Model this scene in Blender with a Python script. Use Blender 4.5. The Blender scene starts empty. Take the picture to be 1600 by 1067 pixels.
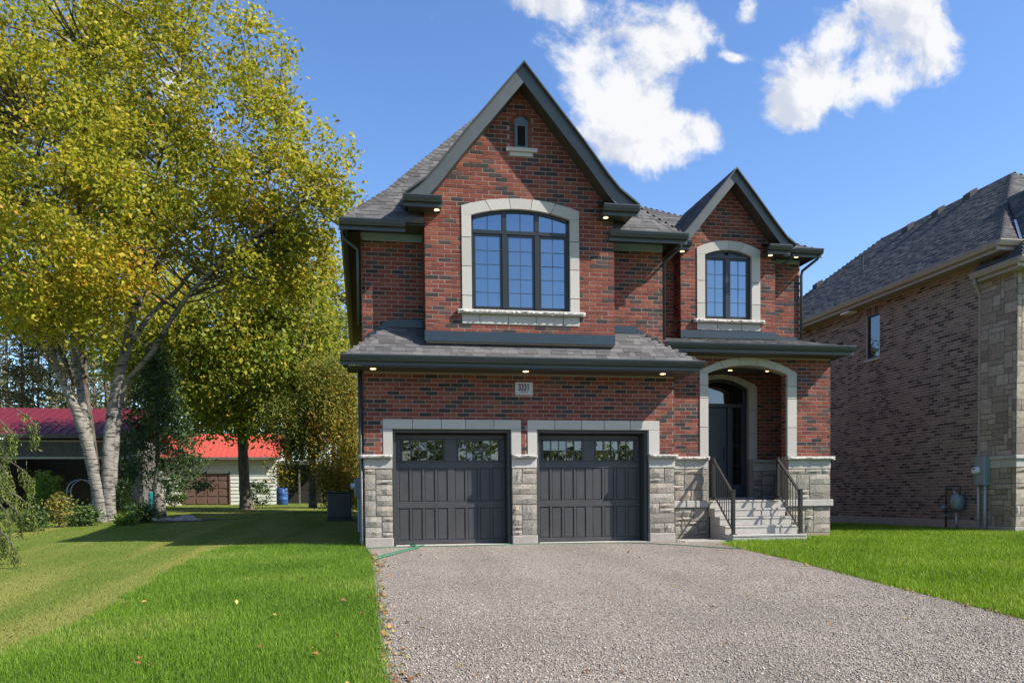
import bpy, math, random
import numpy as np
from mathutils import Matrix, Vector
random.seed(7); RNG = np.random.default_rng(11)
S = bpy.context.scene
COL = S.collection
R = math.radians

# ------------------------------------------------------------------ camera
F_PX, YAW, PITCH, ROLL, HOR = 1300.0, R(10.16), R(-1.7), R(-0.55), 778.0
CAM = np.array([0.0, -17.6, 1.0])
_fw = np.array([math.sin(YAW)*math.cos(PITCH), math.cos(YAW)*math.cos(PITCH), math.sin(PITCH)])
_rt = np.array([math.cos(YAW), -math.sin(YAW), 0.0]); _up = np.cross(_rt, _fw)
CR = math.cos(ROLL)*_rt + math.sin(ROLL)*_up
CU = -math.sin(ROLL)*_rt + math.cos(ROLL)*_up
SHIFT = (HOR - 533.5 - F_PX*math.tan(PITCH))/1600
cd = bpy.data.cameras.new('camera'); cam = bpy.data.objects.new('camera', cd); COL.objects.link(cam)
M = Matrix.Identity(4)
for i in range(3):
    M[i][0], M[i][1], M[i][2], M[i][3] = CR[i], CU[i], -_fw[i], CAM[i]
cam.matrix_world = M
cd.sensor_width = 36; cd.lens = F_PX/1600*36; cd.shift_y = SHIFT; cd.clip_start = .1; cd.clip_end = 3000
S.camera = cam
def project(P):
    d = np.asarray(P, float) - CAM; w = d @ _fw
    return 800 + F_PX*(d @ CR)/w, 533.5 - F_PX*(d @ CU)/w + SHIFT*1600, w
def ray(x, y): return _fw + (x-800)/F_PX*CR + (533.5 + SHIFT*1600 - y)/F_PX*CU
def onY(x, y, Y):
    d = ray(x, y); return CAM + d*(Y-CAM[1])/d[1]
def onX(x, y, X):
    d = ray(x, y); return CAM + d*(X-CAM[0])/d[0]
def onW(x, y, w): return CAM + ray(x, y)*w          # a point w metres away along the optical axis

# ------------------------------------------------------------------ world, sun, exposure
SUN = Vector((1.0, -.51, 1.0)).normalized()
EL = math.asin(SUN.z); AZ = math.atan2(SUN.x, SUN.y)
W = bpy.data.worlds.new('World'); S.world = W; W.use_nodes = True
nt = W.node_tree; N = nt.nodes; L = nt.links; N.clear()
def nd(t, **k):
    n = N.new(t)
    for a, b in k.items(): setattr(n, a, b)
    return n
sky = nd('ShaderNodeTexSky', sky_type='NISHITA'); sky.sun_disc = False
sky.sun_elevation = EL; sky.sun_rotation = AZ; sky.altitude = 0; sky.air_density = 1.0; sky.dust_density = .6; sky.ozone_density = 3.0
geo = nd('ShaderNodeNewGeometry')
sep = nd('ShaderNodeSeparateXYZ')
neg = nd('ShaderNodeVectorMath', operation='SCALE'); neg.inputs['Scale'].default_value = -1
tc = nd('ShaderNodeTexCoord')
L.new(tc.outputs['Generated'], sep.inputs[0])
def mth(op, a, b=None, clamp=False):
    n = nd('ShaderNodeMath', operation=op, use_clamp=clamp)
    for i, v in enumerate((a, b)):
        if v is None: continue
        if isinstance(v, (int, float)): n.inputs[i].default_value = v
        else: L.new(v, n.inputs[i])
    return n.outputs[0]
ay = mth('MAXIMUM', mth('ABSOLUTE', sep.outputs[1]), .05)
cu = mth('DIVIDE', sep.outputs[0], ay); cv = mth('DIVIDE', sep.outputs[2], ay)
cmb = nd('ShaderNodeCombineXYZ'); L.new(cu, cmb.inputs[0]); L.new(cv, cmb.inputs[1])
ns = nd('ShaderNodeTexNoise'); ns.inputs['Scale'].default_value = 10; ns.inputs['Detail'].default_value = 12; ns.inputs['Roughness'].default_value = .64
ns.inputs['Distortion'].default_value = .25
L.new(cmb.outputs[0], ns.inputs['Vector'])
ns2 = nd('ShaderNodeTexNoise'); ns2.inputs['Scale'].default_value = 4.5; ns2.inputs['Detail'].default_value = 6
L.new(cmb.outputs[0], ns2.inputs['Vector'])
def uv_dir(x, y):
    d = ray(x, y); return d[0]/d[1], d[2]/d[1]
blobs = [(930,85,75,50),(1010,70,60,60),(1075,40,40,45),(960,155,60,55),(1040,200,75,45),(985,230,70,35),(1100,210,40,25),
         (1330,105,75,55),(1265,150,62,45),(1225,175,40,28),(1395,75,72,58),(1440,95,45,42),(1425,20,68,48),(1350,40,55,50),
         (800,0,50,22),(875,8,45,26),(1170,15,20,20),(1142,90,18,7),(270,130,55,45),(330,215,35,25)]
tot = None
for (x, y, rx, ry) in blobs:
    u0, v0 = uv_dir(x, y); u1, _ = uv_dir(x+rx, y); _, v1 = uv_dir(x, y-ry)
    a = mth('DIVIDE', mth('SUBTRACT', cu, u0), abs(u1-u0)); b = mth('DIVIDE', mth('SUBTRACT', cv, v0), abs(v1-v0))
    d2 = mth('ADD', mth('MULTIPLY', a, a), mth('MULTIPLY', b, b))
    g = mth('EXPONENT', mth('MULTIPLY', d2, -.8))
    tot = g if tot is None else mth('ADD', tot, g)
tot = mth('MINIMUM', tot, 1.25)
dens = mth('ADD', mth('MULTIPLY', tot, .92), mth('MULTIPLY', mth('SUBTRACT', ns.outputs[0], .5), 3.2))
mr = nd('ShaderNodeMapRange', interpolation_type='SMOOTHSTEP'); L.new(dens, mr.inputs[0])
mr.inputs[1].default_value = .45; mr.inputs[2].default_value = 1.15; mr.inputs[3].default_value = 0; mr.inputs[4].default_value = .97
up = nd('ShaderNodeMapRange'); L.new(sep.outputs[2], up.inputs[0]); up.inputs[1].default_value = .02; up.inputs[2].default_value = .12
mask = mth('MULTIPLY', mr.outputs[0], up.outputs[0])
sh = nd('ShaderNodeVectorMath', operation='ADD'); sh.inputs[1].default_value = (.022, .034, 0); L.new(cmb.outputs[0], sh.inputs[0])
ns3 = nd('ShaderNodeTexNoise'); ns3.inputs['Scale'].default_value = 10; ns3.inputs['Detail'].default_value = 7; ns3.inputs['Roughness'].default_value = .6; ns3.inputs['Distortion'].default_value = .25
L.new(sh.outputs[0], ns3.inputs['Vector'])
lit = mth('ADD', mth('MULTIPLY', mth('SUBTRACT', ns.outputs[0], ns3.outputs[0]), 1.5), mth('MULTIPLY', ns2.outputs[0], 1.0))
crc = nd('ShaderNodeValToRGB'); L.new(lit, crc.inputs[0])
crc.color_ramp.elements[0].position = .30; crc.color_ramp.elements[0].color = (2.6, 2.78, 3.2, 1)
crc.color_ramp.elements[1].position = .56; crc.color_ramp.elements[1].color = (3.8, 3.83, 3.88, 1)
hs = nd('ShaderNodeHueSaturation'); hs.inputs['Saturation'].default_value = 1.16; hs.inputs['Hue'].default_value = .507; hs.inputs['Value'].default_value = .92
L.new(sky.outputs[0], hs.inputs['Color'])
mix = nd('ShaderNodeMix', data_type='RGBA'); L.new(mask, mix.inputs[0]); L.new(hs.outputs[0], mix.inputs[6]); L.new(crc.outputs[0], mix.inputs[7])
bg = nd('ShaderNodeBackground'); bg.inputs['Strength'].default_value = .138
L.new(mix.outputs[2], bg.inputs[0])
wo = nd('ShaderNodeOutputWorld'); L.new(bg.outputs[0], wo.inputs[0])
sl = bpy.data.lights.new('sun', 'SUN'); sl.energy = 5.0; sl.angle = R(.5); sl.color = (1, .95, .87)
so = bpy.data.objects.new('sun', sl); COL.objects.link(so); so.rotation_euler = SUN.to_track_quat('Z', 'Y').to_euler(); so.location = (40, -20, 40)
S.view_settings.view_transform = 'Standard'; S.view_settings.look = 'None'; S.view_settings.exposure = 0.88; S.view_settings.gamma = 1
S.view_settings.use_curve_mapping = False
S.cycles.max_bounces = 6; S.cycles.transparent_max_bounces = 4; S.cycles.diffuse_bounces = 3; S.cycles.glossy_bounces = 3

# ------------------------------------------------------------------ materials
def mat(name, col=(.5,.5,.5), rough=.7, metal=0.0, spec=.5, noise=None, bump=None, tone=None, extra=None):
    """col: base; noise=(scale, amount[, second colour]); bump=(scale, strength, dist); tone=[(pos, colour)...] by the mesh's tone attribute"""
    m = bpy.data.materials.new(name); m.use_nodes = True
    n = m.node_tree.nodes; l = m.node_tree.links
    b = n['Principled BSDF']; b.inputs['Roughness'].default_value = rough; b.inputs['Metallic'].default_value = metal
    b.inputs['Specular IOR Level'].default_value = spec; b.inputs['Base Color'].default_value = (*col, 1)
    src = None
    g = n.new('ShaderNodeTexCoord')
    geo = n.new('ShaderNodeNewGeometry')
    if tone:
        a = n.new('ShaderNodeAttribute'); a.attribute_name = 'tone'
        r = n.new('ShaderNodeValToRGB'); e = r.color_ramp.elements
        while len(e) < len(tone): e.new(.5)
        for i, (p, c) in enumerate(tone): e[i].position = p; e[i].color = (*c, 1)
        l.new(a.outputs['Fac'], r.inputs[0]); src = r.outputs[0]
    if noise:
        t = n.new('ShaderNodeTexNoise'); t.inputs['Scale'].default_value = noise[0]; t.inputs['Detail'].default_value = 6; t.inputs['Roughness'].default_value = .65
        l.new(geo.outputs['Position'], t.inputs['Vector'])
        mr = n.new('ShaderNodeMapRange'); l.new(t.outputs[0], mr.inputs[0]); mr.inputs[1].default_value = .3; mr.inputs[2].default_value = .7
        mx = n.new('ShaderNodeMix'); mx.data_type = 'RGBA'
        if len(noise) > 2:
            l.new(mr.outputs[0], mx.inputs[0])
            if src: l.new(src, mx.inputs[6])
            else: mx.inputs[6].default_value = (*col, 1)
            mx.inputs[7].default_value = (*noise[2], 1)
            mm = n.new('ShaderNodeMath'); mm.operation = 'MULTIPLY'; l.new(mr.outputs[0], mm.inputs[0]); mm.inputs[1].default_value = noise[1]
            l.new(mm.outputs[0], mx.inputs[0])
        else:
            mx.blend_type = 'MULTIPLY'; mx.inputs[0].default_value = 1
            if src: l.new(src, mx.inputs[6])
            else: mx.inputs[6].default_value = (*col, 1)
            mr.inputs[3].default_value = 1-noise[1]; mr.inputs[4].default_value = 1+noise[1]
            cb = n.new('ShaderNodeCombineColor'); [l.new(mr.outputs[0], cb.inputs[i]) for i in range(3)]
            l.new(cb.outputs[0], mx.inputs[7])
        src = mx.outputs[2]
    if src: l.new(src, b.inputs['Base Color'])
    if bump:
        t = n.new('ShaderNodeTexNoise'); t.inputs['Scale'].default_value = bump[0]; t.inputs['Detail'].default_value = 5
        l.new(geo.outputs['Position'], t.inputs['Vector'])
        bp = n.new('ShaderNodeBump'); bp.inputs['Strength'].default_value = bump[1]; bp.inputs['Distance'].default_value = bump[2]
        l.new(t.outputs[0], bp.inputs['Height']); l.new(bp.outputs[0], b.inputs['Normal'])
    return m
def leaf_mat(name, tone, trans=.35):
    m = mat(name, tone=tone, rough=.55, spec=.3)
    n = m.node_tree.nodes; l = m.node_tree.links
    b = n['Principled BSDF']; o = n['Material Output']
    t = n.new('ShaderNodeBsdfTranslucent'); src = b.inputs['Base Color'].links[0].from_socket
    l.new(src, t.inputs[0]); mx = n.new('ShaderNodeMixShader'); mx.inputs[0].default_value = trans
    l.new(b.outputs[0], mx.inputs[1]); l.new(t.outputs[0], mx.inputs[2]); l.new(mx.outputs[0], o.inputs[0])
    return m
def glass_mat(name, fac, tint=(.8,.9,1), dark=(.012,.016,.022)):
    m = bpy.data.materials.new(name); m.use_nodes = True; n = m.node_tree.nodes; l = m.node_tree.links; n.clear()
    o = n.new('ShaderNodeOutputMaterial'); d = n.new('ShaderNodeBsdfDiffuse'); d.inputs[0].default_value = (*dark, 1)
    g = n.new('ShaderNodeBsdfGlossy'); g.inputs[0].default_value = (*tint, 1); g.inputs['Roughness'].default_value = .015
    t = n.new('ShaderNodeTexNoise'); t.inputs['Scale'].default_value = 1.6; ge = n.new('ShaderNodeNewGeometry'); l.new(ge.outputs['Position'], t.inputs['Vector'])
    bp = n.new('ShaderNodeBump'); bp.inputs['Strength'].default_value = .25; bp.inputs['Distance'].default_value = .01; l.new(t.outputs[0], bp.inputs['Height']); l.new(bp.outputs[0], g.inputs['Normal'])
    fr = n.new('ShaderNodeFresnel'); fr.inputs[0].default_value = 1.5
    ad = n.new('ShaderNodeMath'); ad.operation = 'ADD'; ad.use_clamp = True; l.new(fr.outputs[0], ad.inputs[0]); ad.inputs[1].default_value = fac
    mx = n.new('ShaderNodeMixShader'); l.new(ad.outputs[0], mx.inputs[0]); l.new(d.outputs[0], mx.inputs[1]); l.new(g.outputs[0], mx.inputs[2]); l.new(mx.outputs[0], o.inputs[0])
    return m
def emit_mat(name, col, s):
    m = bpy.data.materials.new(name); m.use_nodes = True; n = m.node_tree.nodes; l = m.node_tree.links
    b = n['Principled BSDF']; b.inputs['Emission Color'].default_value = (*col, 1); b.inputs['Emission Strength'].default_value = s
    return m
m_brick = mat('red_brick', tone=[(0,(.038,.031,.030)),(.16,(.062,.046,.042)),(.3,(.10,.058,.048)),(.36,(.125,.038,.028)),(.7,(.178,.050,.033)),(1,(.225,.076,.048))], rough=.85, spec=.2, noise=(38,.28), bump=(70,.9,.012))
m_mortar = mat('mortar', (.27,.21,.178), .95, noise=(30,.15), bump=(60,.4,.004))
m_bbrick = mat('brown_brick', tone=[(0,(.075,.061,.051)),(.25,(.11,.086,.069)),(.4,(.18,.133,.104)),(.8,(.225,.170,.133)),(1,(.29,.215,.168))], rough=.85, spec=.2, noise=(30,.25), bump=(70,.7,.01))
m_bmortar = mat('brown_mortar', (.42,.365,.31), .95, noise=(20,.2))
m_block = mat('cast_block', (.37,.36,.34), .85, spec=.2, noise=(60,.12), bump=(120,.25,.003), tone=[(0,(.37,.35,.315)),(1,(.44,.415,.375))])
m_stone = mat('grey_rock_face', tone=[(0,(.21,.188,.157)),(.45,(.265,.238,.198)),(.8,(.31,.28,.235)),(1,(.29,.24,.19))], rough=.9, spec=.2, noise=(16,.25), bump=(26,.6,.022))
m_cap = mat('chiselled_cap', (.42,.395,.355), .9, spec=.2, noise=(24,.30), bump=(34,1.0,.03))
m_joint = mat('stone_joint', (.10,.095,.088), .95)
m_frieze = mat('frieze_metal', (.20,.275,.33), .45, noise=(6,.1))
m_bstone = mat('brown_ashlar', tone=[(0,(.20,.16,.128)),(.5,(.30,.25,.192)),(1,(.38,.325,.255))], rough=.9, spec=.2, noise=(12,.25), bump=(40,.6,.01))
m_conc = mat('concrete', (.37,.345,.31), .9, spec=.2, noise=(9,.14), bump=(80,.3,.004))
m_found = mat('foundation_concrete', (.33,.30,.26), .92, spec=.2, noise=(5,.16), bump=(50,.35,.006))
m_metal = mat('charcoal_metal', (.040,.047,.047), .38, spec=.5, noise=(6,.10), bump=(4,.06,.01))
m_rake = mat('grey_rake_metal', (.060,.070,.070), .42, spec=.5, noise=(5,.12), bump=(5,.1,.01))
m_flash = mat('flashing_metal', (.020,.033,.045), .35, spec=.5, noise=(8,.12))
m_soffit = mat('soffit_metal', (.055,.050,.042), .5, spec=.3, noise=(6,.08))
m_frame = mat('black_frame', (.014,.017,.019), .35, spec=.5)
m_vframe = mat('vent_frame', (.05,.085,.105), .45)
m_door = mat('charcoal_door', (.050,.048,.050), .42, spec=.5, noise=(4,.14), bump=(90,.08,.003))
m_edoor = mat('entry_door', (.022,.026,.034), .4, spec=.5)
m_shing = mat('grey_shingle', tone=[(0,(.064,.061,.061)),(.5,(.093,.089,.087)),(1,(.128,.122,.117))], rough=.92, spec=.2, noise=(60,.25), bump=(260,.5,.004))
m_shing2 = mat('dark_shingle', tone=[(0,(.047,.047,.050)),(.5,(.072,.070,.071)),(1,(.115,.108,.10))], rough=.92, spec=.2, noise=(40,.25), bump=(220,.5,.004))
m_glass = glass_mat('window_glass', .27, (.64,.81,.95))
m_dglass = glass_mat('door_glass', .10, (.9,.95,1.0), (.008,.009,.010))
m_wood = mat('roof_deck', (.10,.09,.08), .9)
m_dark = mat('dark_inside', (.012,.011,.010), .9)
m_light = emit_mat('pot_light', (1,.70,.32), 2.6)
m_plaque = mat('plaque_stone', (.42,.42,.44), .7, noise=(50,.08))
m_text = mat('black_letter', (.015,.015,.016), .5)
m_iron = mat('black_rail', (.022,.019,.017), .4, spec=.5)
m_tan = mat('tan_metal', (.30,.255,.20), .45, noise=(6,.08))
m_pvc = mat('grey_pvc', (.36,.38,.38), .5)
m_meter = mat('meter_grey', (.20,.25,.25), .5, noise=(8,.1))
m_hose = mat('green_hose', (.012,.17,.085), .35)
m_white = mat('white_plastic', (.7,.7,.68), .4)
m_galv = mat('galvanised', (.42,.44,.45), .35, metal=.7)

# ------------------------------------------------------------------ object helpers
WL = {}
def vec(p): return np.array(p, float)
def thing(name, label, cat, loc, group=None):
    o = bpy.data.objects.new(name, None); COL.objects.link(o); o.location = loc; o.empty_display_size = .2
    o['label'] = label; o['category'] = cat
    if group: o['group'] = group
    WL[o.name] = vec(loc); return o
def tag(o, label, cat, group=None):
    o['label'] = label; o['category'] = cat
    if group: o['group'] = group
    return o
def link(name, me, parent=None, at=None, kind=None):
    o = bpy.data.objects.new(name, me); COL.objects.link(o); at = vec(at if at is not None else (0,0,0))
    if parent is not None:
        o.parent = parent; o.location = at - WL[parent.name]
    else: o.location = at
    WL[o.name] = at
    if kind: o['kind'] = kind
    return o
class MB:
    def __init__(s): s.v = []; s.f = []; s.t = []
    def add(s, vs, fs, tone=.5):
        k = len(s.v); s.v.extend([tuple(map(float, p)) for p in vs]); s.f.extend([tuple(i+k for i in f) for f in fs]); s.t.extend([tone]*len(fs)); return s
    def box(s, a, b, tone=.5):
        x0,y0,z0 = a; x1,y1,z1 = b
        return s.add([(x0,y0,z0),(x1,y0,z0),(x1,y1,z0),(x0,y1,z0),(x0,y0,z1),(x1,y0,z1),(x1,y1,z1),(x0,y1,z1)],
                     [(0,3,2,1),(4,5,6,7),(0,1,5,4),(1,2,6,5),(2,3,7,6),(3,0,4,7)], tone)
    def cbox(s, a, b, c=.006, tone=.5):
        """box with chamfered edges"""
        a = vec(a); b = vec(b); c = min(c, *(abs(b-a)/3)); vs = []; idx = {}
        for i in (0,1):
            for j in (0,1):
                for k in (0,1):
                    p = np.array([(a,b)[i][0], (a,b)[j][1], (a,b)[k][2]]); sg = np.array([1 if i==0 else -1, 1 if j==0 else -1, 1 if k==0 else -1])
                    for ax in range(3):
                        q = p + sg*c; q[ax] = p[ax]; idx[i,j,k,ax] = len(vs); vs.append(q)
        fs = []
        for ax in range(3):
            o1, o2 = [x for x in range(3) if x != ax]
            for e in (0,1):
                f = []
                for (p1,p2) in ((0,0),(1,0),(1,1),(0,1)):
                    key = [0,0,0]; key[ax] = e; key[o1] = p1; key[o2] = p2; f.append(idx[tuple(key)+(ax,)])
                fs.append(tuple(f))
        for ax in range(3):
            o1, o2 = [x for x in range(3) if x != ax]
            for p1 in (0,1):
                for p2 in (0,1):
                    k0 = [0,0,0]; k0[o1] = p1; k0[o2] = p2; k1 = list(k0); k0[ax] = 0; k1[ax] = 1
                    fs.append((idx[tuple(k0)+(o1,)], idx[tuple(k1)+(o1,)], idx[tuple(k1)+(o2,)], idx[tuple(k0)+(o2,)]))
        for i in (0,1):
            for j in (0,1):
                for k in (0,1): fs.append((idx[i,j,k,0], idx[i,j,k,1], idx[i,j,k,2]))
        return s.add(vs, fs, tone)
    def prism(s, poly, d, tone=.5):
        """planar polygon (3D points) given thickness along vector d"""
        n = len(poly); P = [vec(p) for p in poly]; d = vec(d)
        return s.add(P + [p+d for p in P], [tuple(range(n))[::-1], tuple(range(n, 2*n))] + [(i, (i+1)%n, (i+1)%n+n, i+n) for i in range(n)], tone)
    def sweep(s, prof, path, close=False, tone=.5):
        """list of rings (each list of points) joined"""
        n = len(prof[0]); k = len(s.v)
        vs = [p for r in prof for p in r]; fs = []
        for r in range(len(prof)-1):
            for i in range(n): fs.append((r*n+i, r*n+(i+1)%n, (r+1)*n+(i+1)%n, (r+1)*n+i))
        fs.append(tuple(range(n))[::-1]); fs.append(tuple(range((len(prof)-1)*n, len(prof)*n)))
        return s.add(vs, fs, tone)
    def tube(s, pts, rad, sides=8, tone=.5):
        pts = [vec(p) for p in pts]
        if isinstance(rad, (int, float)): rad = [rad]*len(pts)
        rings = []; u = None
        for i, p in enumerate(pts):
            t = pts[min(i+1, len(pts)-1)] - pts[max(i-1, 0)]; t = t/(np.linalg.norm(t)+1e-9)
            if u is None: u = np.cross(t, (0,0,1) if abs(t[2]) < .9 else (1,0,0))
            u = u - t*(u@t); u /= np.linalg.norm(u)+1e-9; w = np.cross(t, u)
            rings.append([p + rad[i]*(math.cos(2*math.pi*k/sides)*u + math.sin(2*math.pi*k/sides)*w) for k in range(sides)])
        return s.sweep(rings, None, tone=tone)
    def mesh(s, name, m, org=(0,0,0), smooth=False, fix=True):
        me = bpy.data.meshes.new(name); V = np.array(s.v, float) - vec(org)
        me.from_pydata(V.tolist(), [], s.f)
        if fix:
            import bmesh
            bm = bmesh.new(); bm.from_mesh(me); bmesh.ops.recalc_face_normals(bm, faces=bm.faces); bm.to_mesh(me); bm.free()
        a = me.attributes.new('tone', 'FLOAT', 'FACE'); a.data.foreach_set('value', np.array(s.t, np.float32))
        me.materials.append(m)
        if smooth: me.polygons.foreach_set('use_smooth', [True]*len(me.polygons))
        me.update(); return me
    def build(s, name, m, parent=None, smooth=False, kind=None, fix=True):
        V = np.array(s.v, float); c = (V.min(0)+V.max(0))/2
        if parent is None and not kind: c[2] = V[:,2].min()
        return link(name, s.mesh(name, m, c, smooth, fix), parent, c, kind)
def fast_mesh(name, V, Fc, m, tone=None, smooth=False):
    """numpy verts (n,3), faces (k,q) of one size"""
    me = bpy.data.meshes.new(name); q = Fc.shape[1]; k = len(Fc)
    me.vertices.add(len(V)); me.vertices.foreach_set('co', V.astype(np.float32).ravel())
    me.loops.add(k*q); me.loops.foreach_set('vertex_index', Fc.astype(np.int32).ravel())
    me.polygons.add(k); me.polygons.foreach_set('loop_start', np.arange(0, k*q, q, dtype=np.int32))
    if tone is not None:
        a = me.attributes.new('tone', 'FLOAT', 'FACE'); a.data.foreach_set('value', tone.astype(np.float32))
    me.materials.append(m); me.update(calc_edges=True); me.validate()
    if smooth: me.polygons.foreach_set('use_smooth', [True]*k)
    return me

# pieces that can be picked apart: the 300 showing largest become objects, the rest one joined part
PIECES = {}
def piece(parent, name, m, vs, fs, tone, key=None, rank=1.0):
    PIECES.setdefault((parent.name, name), dict(parent=parent, m=m, L=[]))['L'].append((np.array(vs, float), fs, tone, key, rank))
def finish_pieces(limit=300):
    for (pn, name), d in PIECES.items():
        sc = []
        for (V, f, t, key, rank) in d['L']:
            x, y, w = project(V); vis = (x.mean() > -5) & (x.mean() < 1605) & (y.mean() > -5) & (y.mean() < 1072) & (w.min() > 0)
            sc.append((x.max()-x.min())*(y.max()-y.min())*rank if vis else -1)
        order = np.argsort(-np.array(sc), kind='stable'); cache = {}; rest = MB()
        for r, i in enumerate(order):
            V, f, t, key, rank = d['L'][i]
            if r < limit and sc[i] > 0:
                c = (V.min(0)+V.max(0))/2
                me = cache.get(key) if key else None
                if me is None:
                    b = MB(); b.add(V, f, t); me = b.mesh(name, d['m'], c, fix=False)
                    if key: cache[key] = me
                link(name, me, d['parent'], c)
            else: rest.add(V, f, t)
        if rest.f: rest.build({'brick':'brickwork','shingle':'shingle_field','stone':'stonework'}.get(name, name+'_field'), d['m'], d['parent'], kind='stuff', fix=False)

# ---- masonry
BL, BH, BJ = .254, .076, .013
def brick_geo(l, h, d=.02, c=.003):
    x, z = l/2, h/2
    vs = [(-x+c,0,-z+c),(x-c,0,-z+c),(x-c,0,z-c),(-x+c,0,z-c),(-x,c,-z),(x,c,-z),(x,c,z),(-x,c,z),(-x,d,-z),(x,d,-z),(x,d,z),(-x,d,z)]
    return vs, [(0,1,2,3),(4,5,1,0),(5,6,2,1),(6,7,3,2),(7,4,0,3),(8,9,5,4),(9,10,6,5),(10,11,7,6),(11,8,4,7)]
rb = random.Random(3)
def brick_tone():
    return rb.choice((0,.05,.1,.16,.22,.28)) if rb.random() < .27 else rb.choice((.4,.5,.6,.68,.75,.85,.95))
def place(vs, P, u, n):
    """local (a, depth, z) -> world; depth runs inward"""
    u = vec(u); n = vec(n); P = vec(P)
    return [P + u*v[0] - n*v[1] + np.array([0,0,v[2]]) for v in vs]
def brick_wall(parent, O, u, n, z0, z1, spans, m, rank=1.0, dark=None, off=0, soldier=None):
    """O: point on the brick face at a=0,z=0; spans(z)-> [(a0,a1)...]"""
    k = 0; z = z0; oid = (tuple(np.round(u,2)))
    while z + BH*.55 < z1:
        h = min(BH, z1-z); zc = z+h/2
        for (a0, a1) in spans(zc):
            st = off + (.1335 if k % 2 else 0)
            j = math.floor((a0-st)/.267)
            while st + j*.267 < a1:
                b0 = max(st + j*.267, a0); b1 = min(st + j*.267 + BL, a1); j += 1
                if b1-b0 < .035: continue
                if b1-b0 < BL-.004: l = round((b1-b0)/.01)*.01
                else: l = BL
                l = min(l, b1-b0+.004)
                t = brick_tone() if dark is None else dark()
                vs, fs = brick_geo(l, h); var = rb.randint(0, 2); pr = (var-1)*.0025
                vs = [(a, d-pr*(1 if d < .01 else 0) + (.0015*(var-1) if a > 0 and d < .01 else 0), zz) for a, d, zz in vs]
                P = vec(O) + vec(u)*(b0+b1)/2 + np.array([0,0,zc])
                piece(parent, 'brick', m, place(vs, P, u, n), fs, t, (oid, round(l,3), round(h,3), t, var), rank)
        z += .089; k += 1
def rock_geo(l, h, seed, amp=.03, d=.05, nx=4, nz=3):
    r = random.Random(seed); vs = []; fs = []
    for j in range(nz):
        for i in range(nx):
            e = i in (0, nx-1) or j in (0, nz-1)
            jx = 0 if i in (0, nx-1) else r.uniform(-.12, .12)*l/nx; jz = 0 if j in (0, nz-1) else r.uniform(-.15, .15)*h/nz
            vs.append((-l/2 + l*i/(nx-1)+jx, r.uniform(-.004,.004) if e else -r.uniform(.25, 1)*amp, -h/2 + h*j/(nz-1)+jz))
    for j in range(nz-1):
        for i in range(nx-1): fs.append((j*nx+i, j*nx+i+1, (j+1)*nx+i+1, (j+1)*nx+i))
    k = len(vs); ring = [i for i in range(nx)] + [j*nx+nx-1 for j in range(1, nz)] + [(nz-1)*nx+i for i in range(nx-2, -1, -1)] + [j*nx for j in range(nz-2, 0, -1)]
    for i in ring: vs.append((vs[i][0], d, vs[i][2]))
    m = len(ring)
    for i in range(m): fs.append((ring[i], k+i, k+(i+1)%m, ring[(i+1)%m]))
    return vs, fs
def pack(wd, ht, rnd, unit=.105, big=(2,5,1,3)):
    nx = max(2, round(wd/unit)); nz = max(1, round(ht/unit)); g = np.zeros((nz, nx), bool); out = []
    for j in range(nz):
        for i in range(nx):
            if g[j,i]: continue
            wmax = 0
            while i+wmax < nx and not g[j,i+wmax]: wmax += 1
            bw = min(rnd.randint(big[0], big[1]), wmax); bh = min(rnd.choices((1,2,3), (4,5,2))[0], nz-j, big[3])
            if bw == 1: bh = min(2, nz-j)
            if wmax-bw == 1: bw = wmax if wmax <= big[1] else bw-1
            while bh > 1 and g[j:j+bh, i:i+bw].any(): bh -= 1
            g[j:j+bh, i:i+bw] = True
            out.append((i*wd/nx, (i+bw)*wd/nx, j*ht/nz, (j+bh)*ht/nz))
    return out
def stone_wall(parent, O, u, n, a0, a1, z0, z1, m, seed, amp=.034, unit=.115, big=(2,5,1,3), gap=.020):
    rnd = random.Random(seed); q = MB(); q.add(place([(a0,.0045,z0),(a1,.0045,z0),(a1,.0045,z1),(a0,.0045,z1),(a0,.03,z0),(a1,.03,z0),(a1,.03,z1),(a0,.03,z1)], O, u, n), [(0,1,2,3),(4,5,1,0),(5,6,2,1),(6,7,3,2),(7,4,0,3)]); q.build('joint_bed', m_joint, parent, fix=False)
    for (x0,x1,y0,y1) in pack(a1-a0, z1-z0, rnd, unit, big):
        l = x1-x0-gap; h = y1-y0-gap
        vs, fs = rock_geo(l, h, rnd.random(), amp)
        P = vec(O) + vec(u)*(a0+(x0+x1)/2) + np.array([0,0,z0+(y0+y1)/2])
        piece(parent, 'stone', m, place(vs, P, u, n), fs, rnd.random())
def cap_course(parent, O, u, n, a0, a1, z0, z1, proud, seed, name='cap_stone', seg=.9):
    rnd = random.Random(seed); k = max(1, round((a1-a0)/seg))
    for i in range(k):
        b0 = a0 + (a1-a0)*i/k + (.003 if i else 0); b1 = a0 + (a1-a0)*(i+1)/k; nx = max(4, int((b1-b0)/.05))
        vs, fs = rock_geo(b1-b0, z1-z0, rnd.random(), .042, proud+.06, nx, 4)
        P = vec(O) + vec(u)*(b0+b1)/2 + vec(n)*proud + np.array([0,0,(z0+z1)/2])
        b = MB(); b.add(place(vs, P, u, n), fs); b.build(name, m_cap, parent, fix=False)
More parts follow.
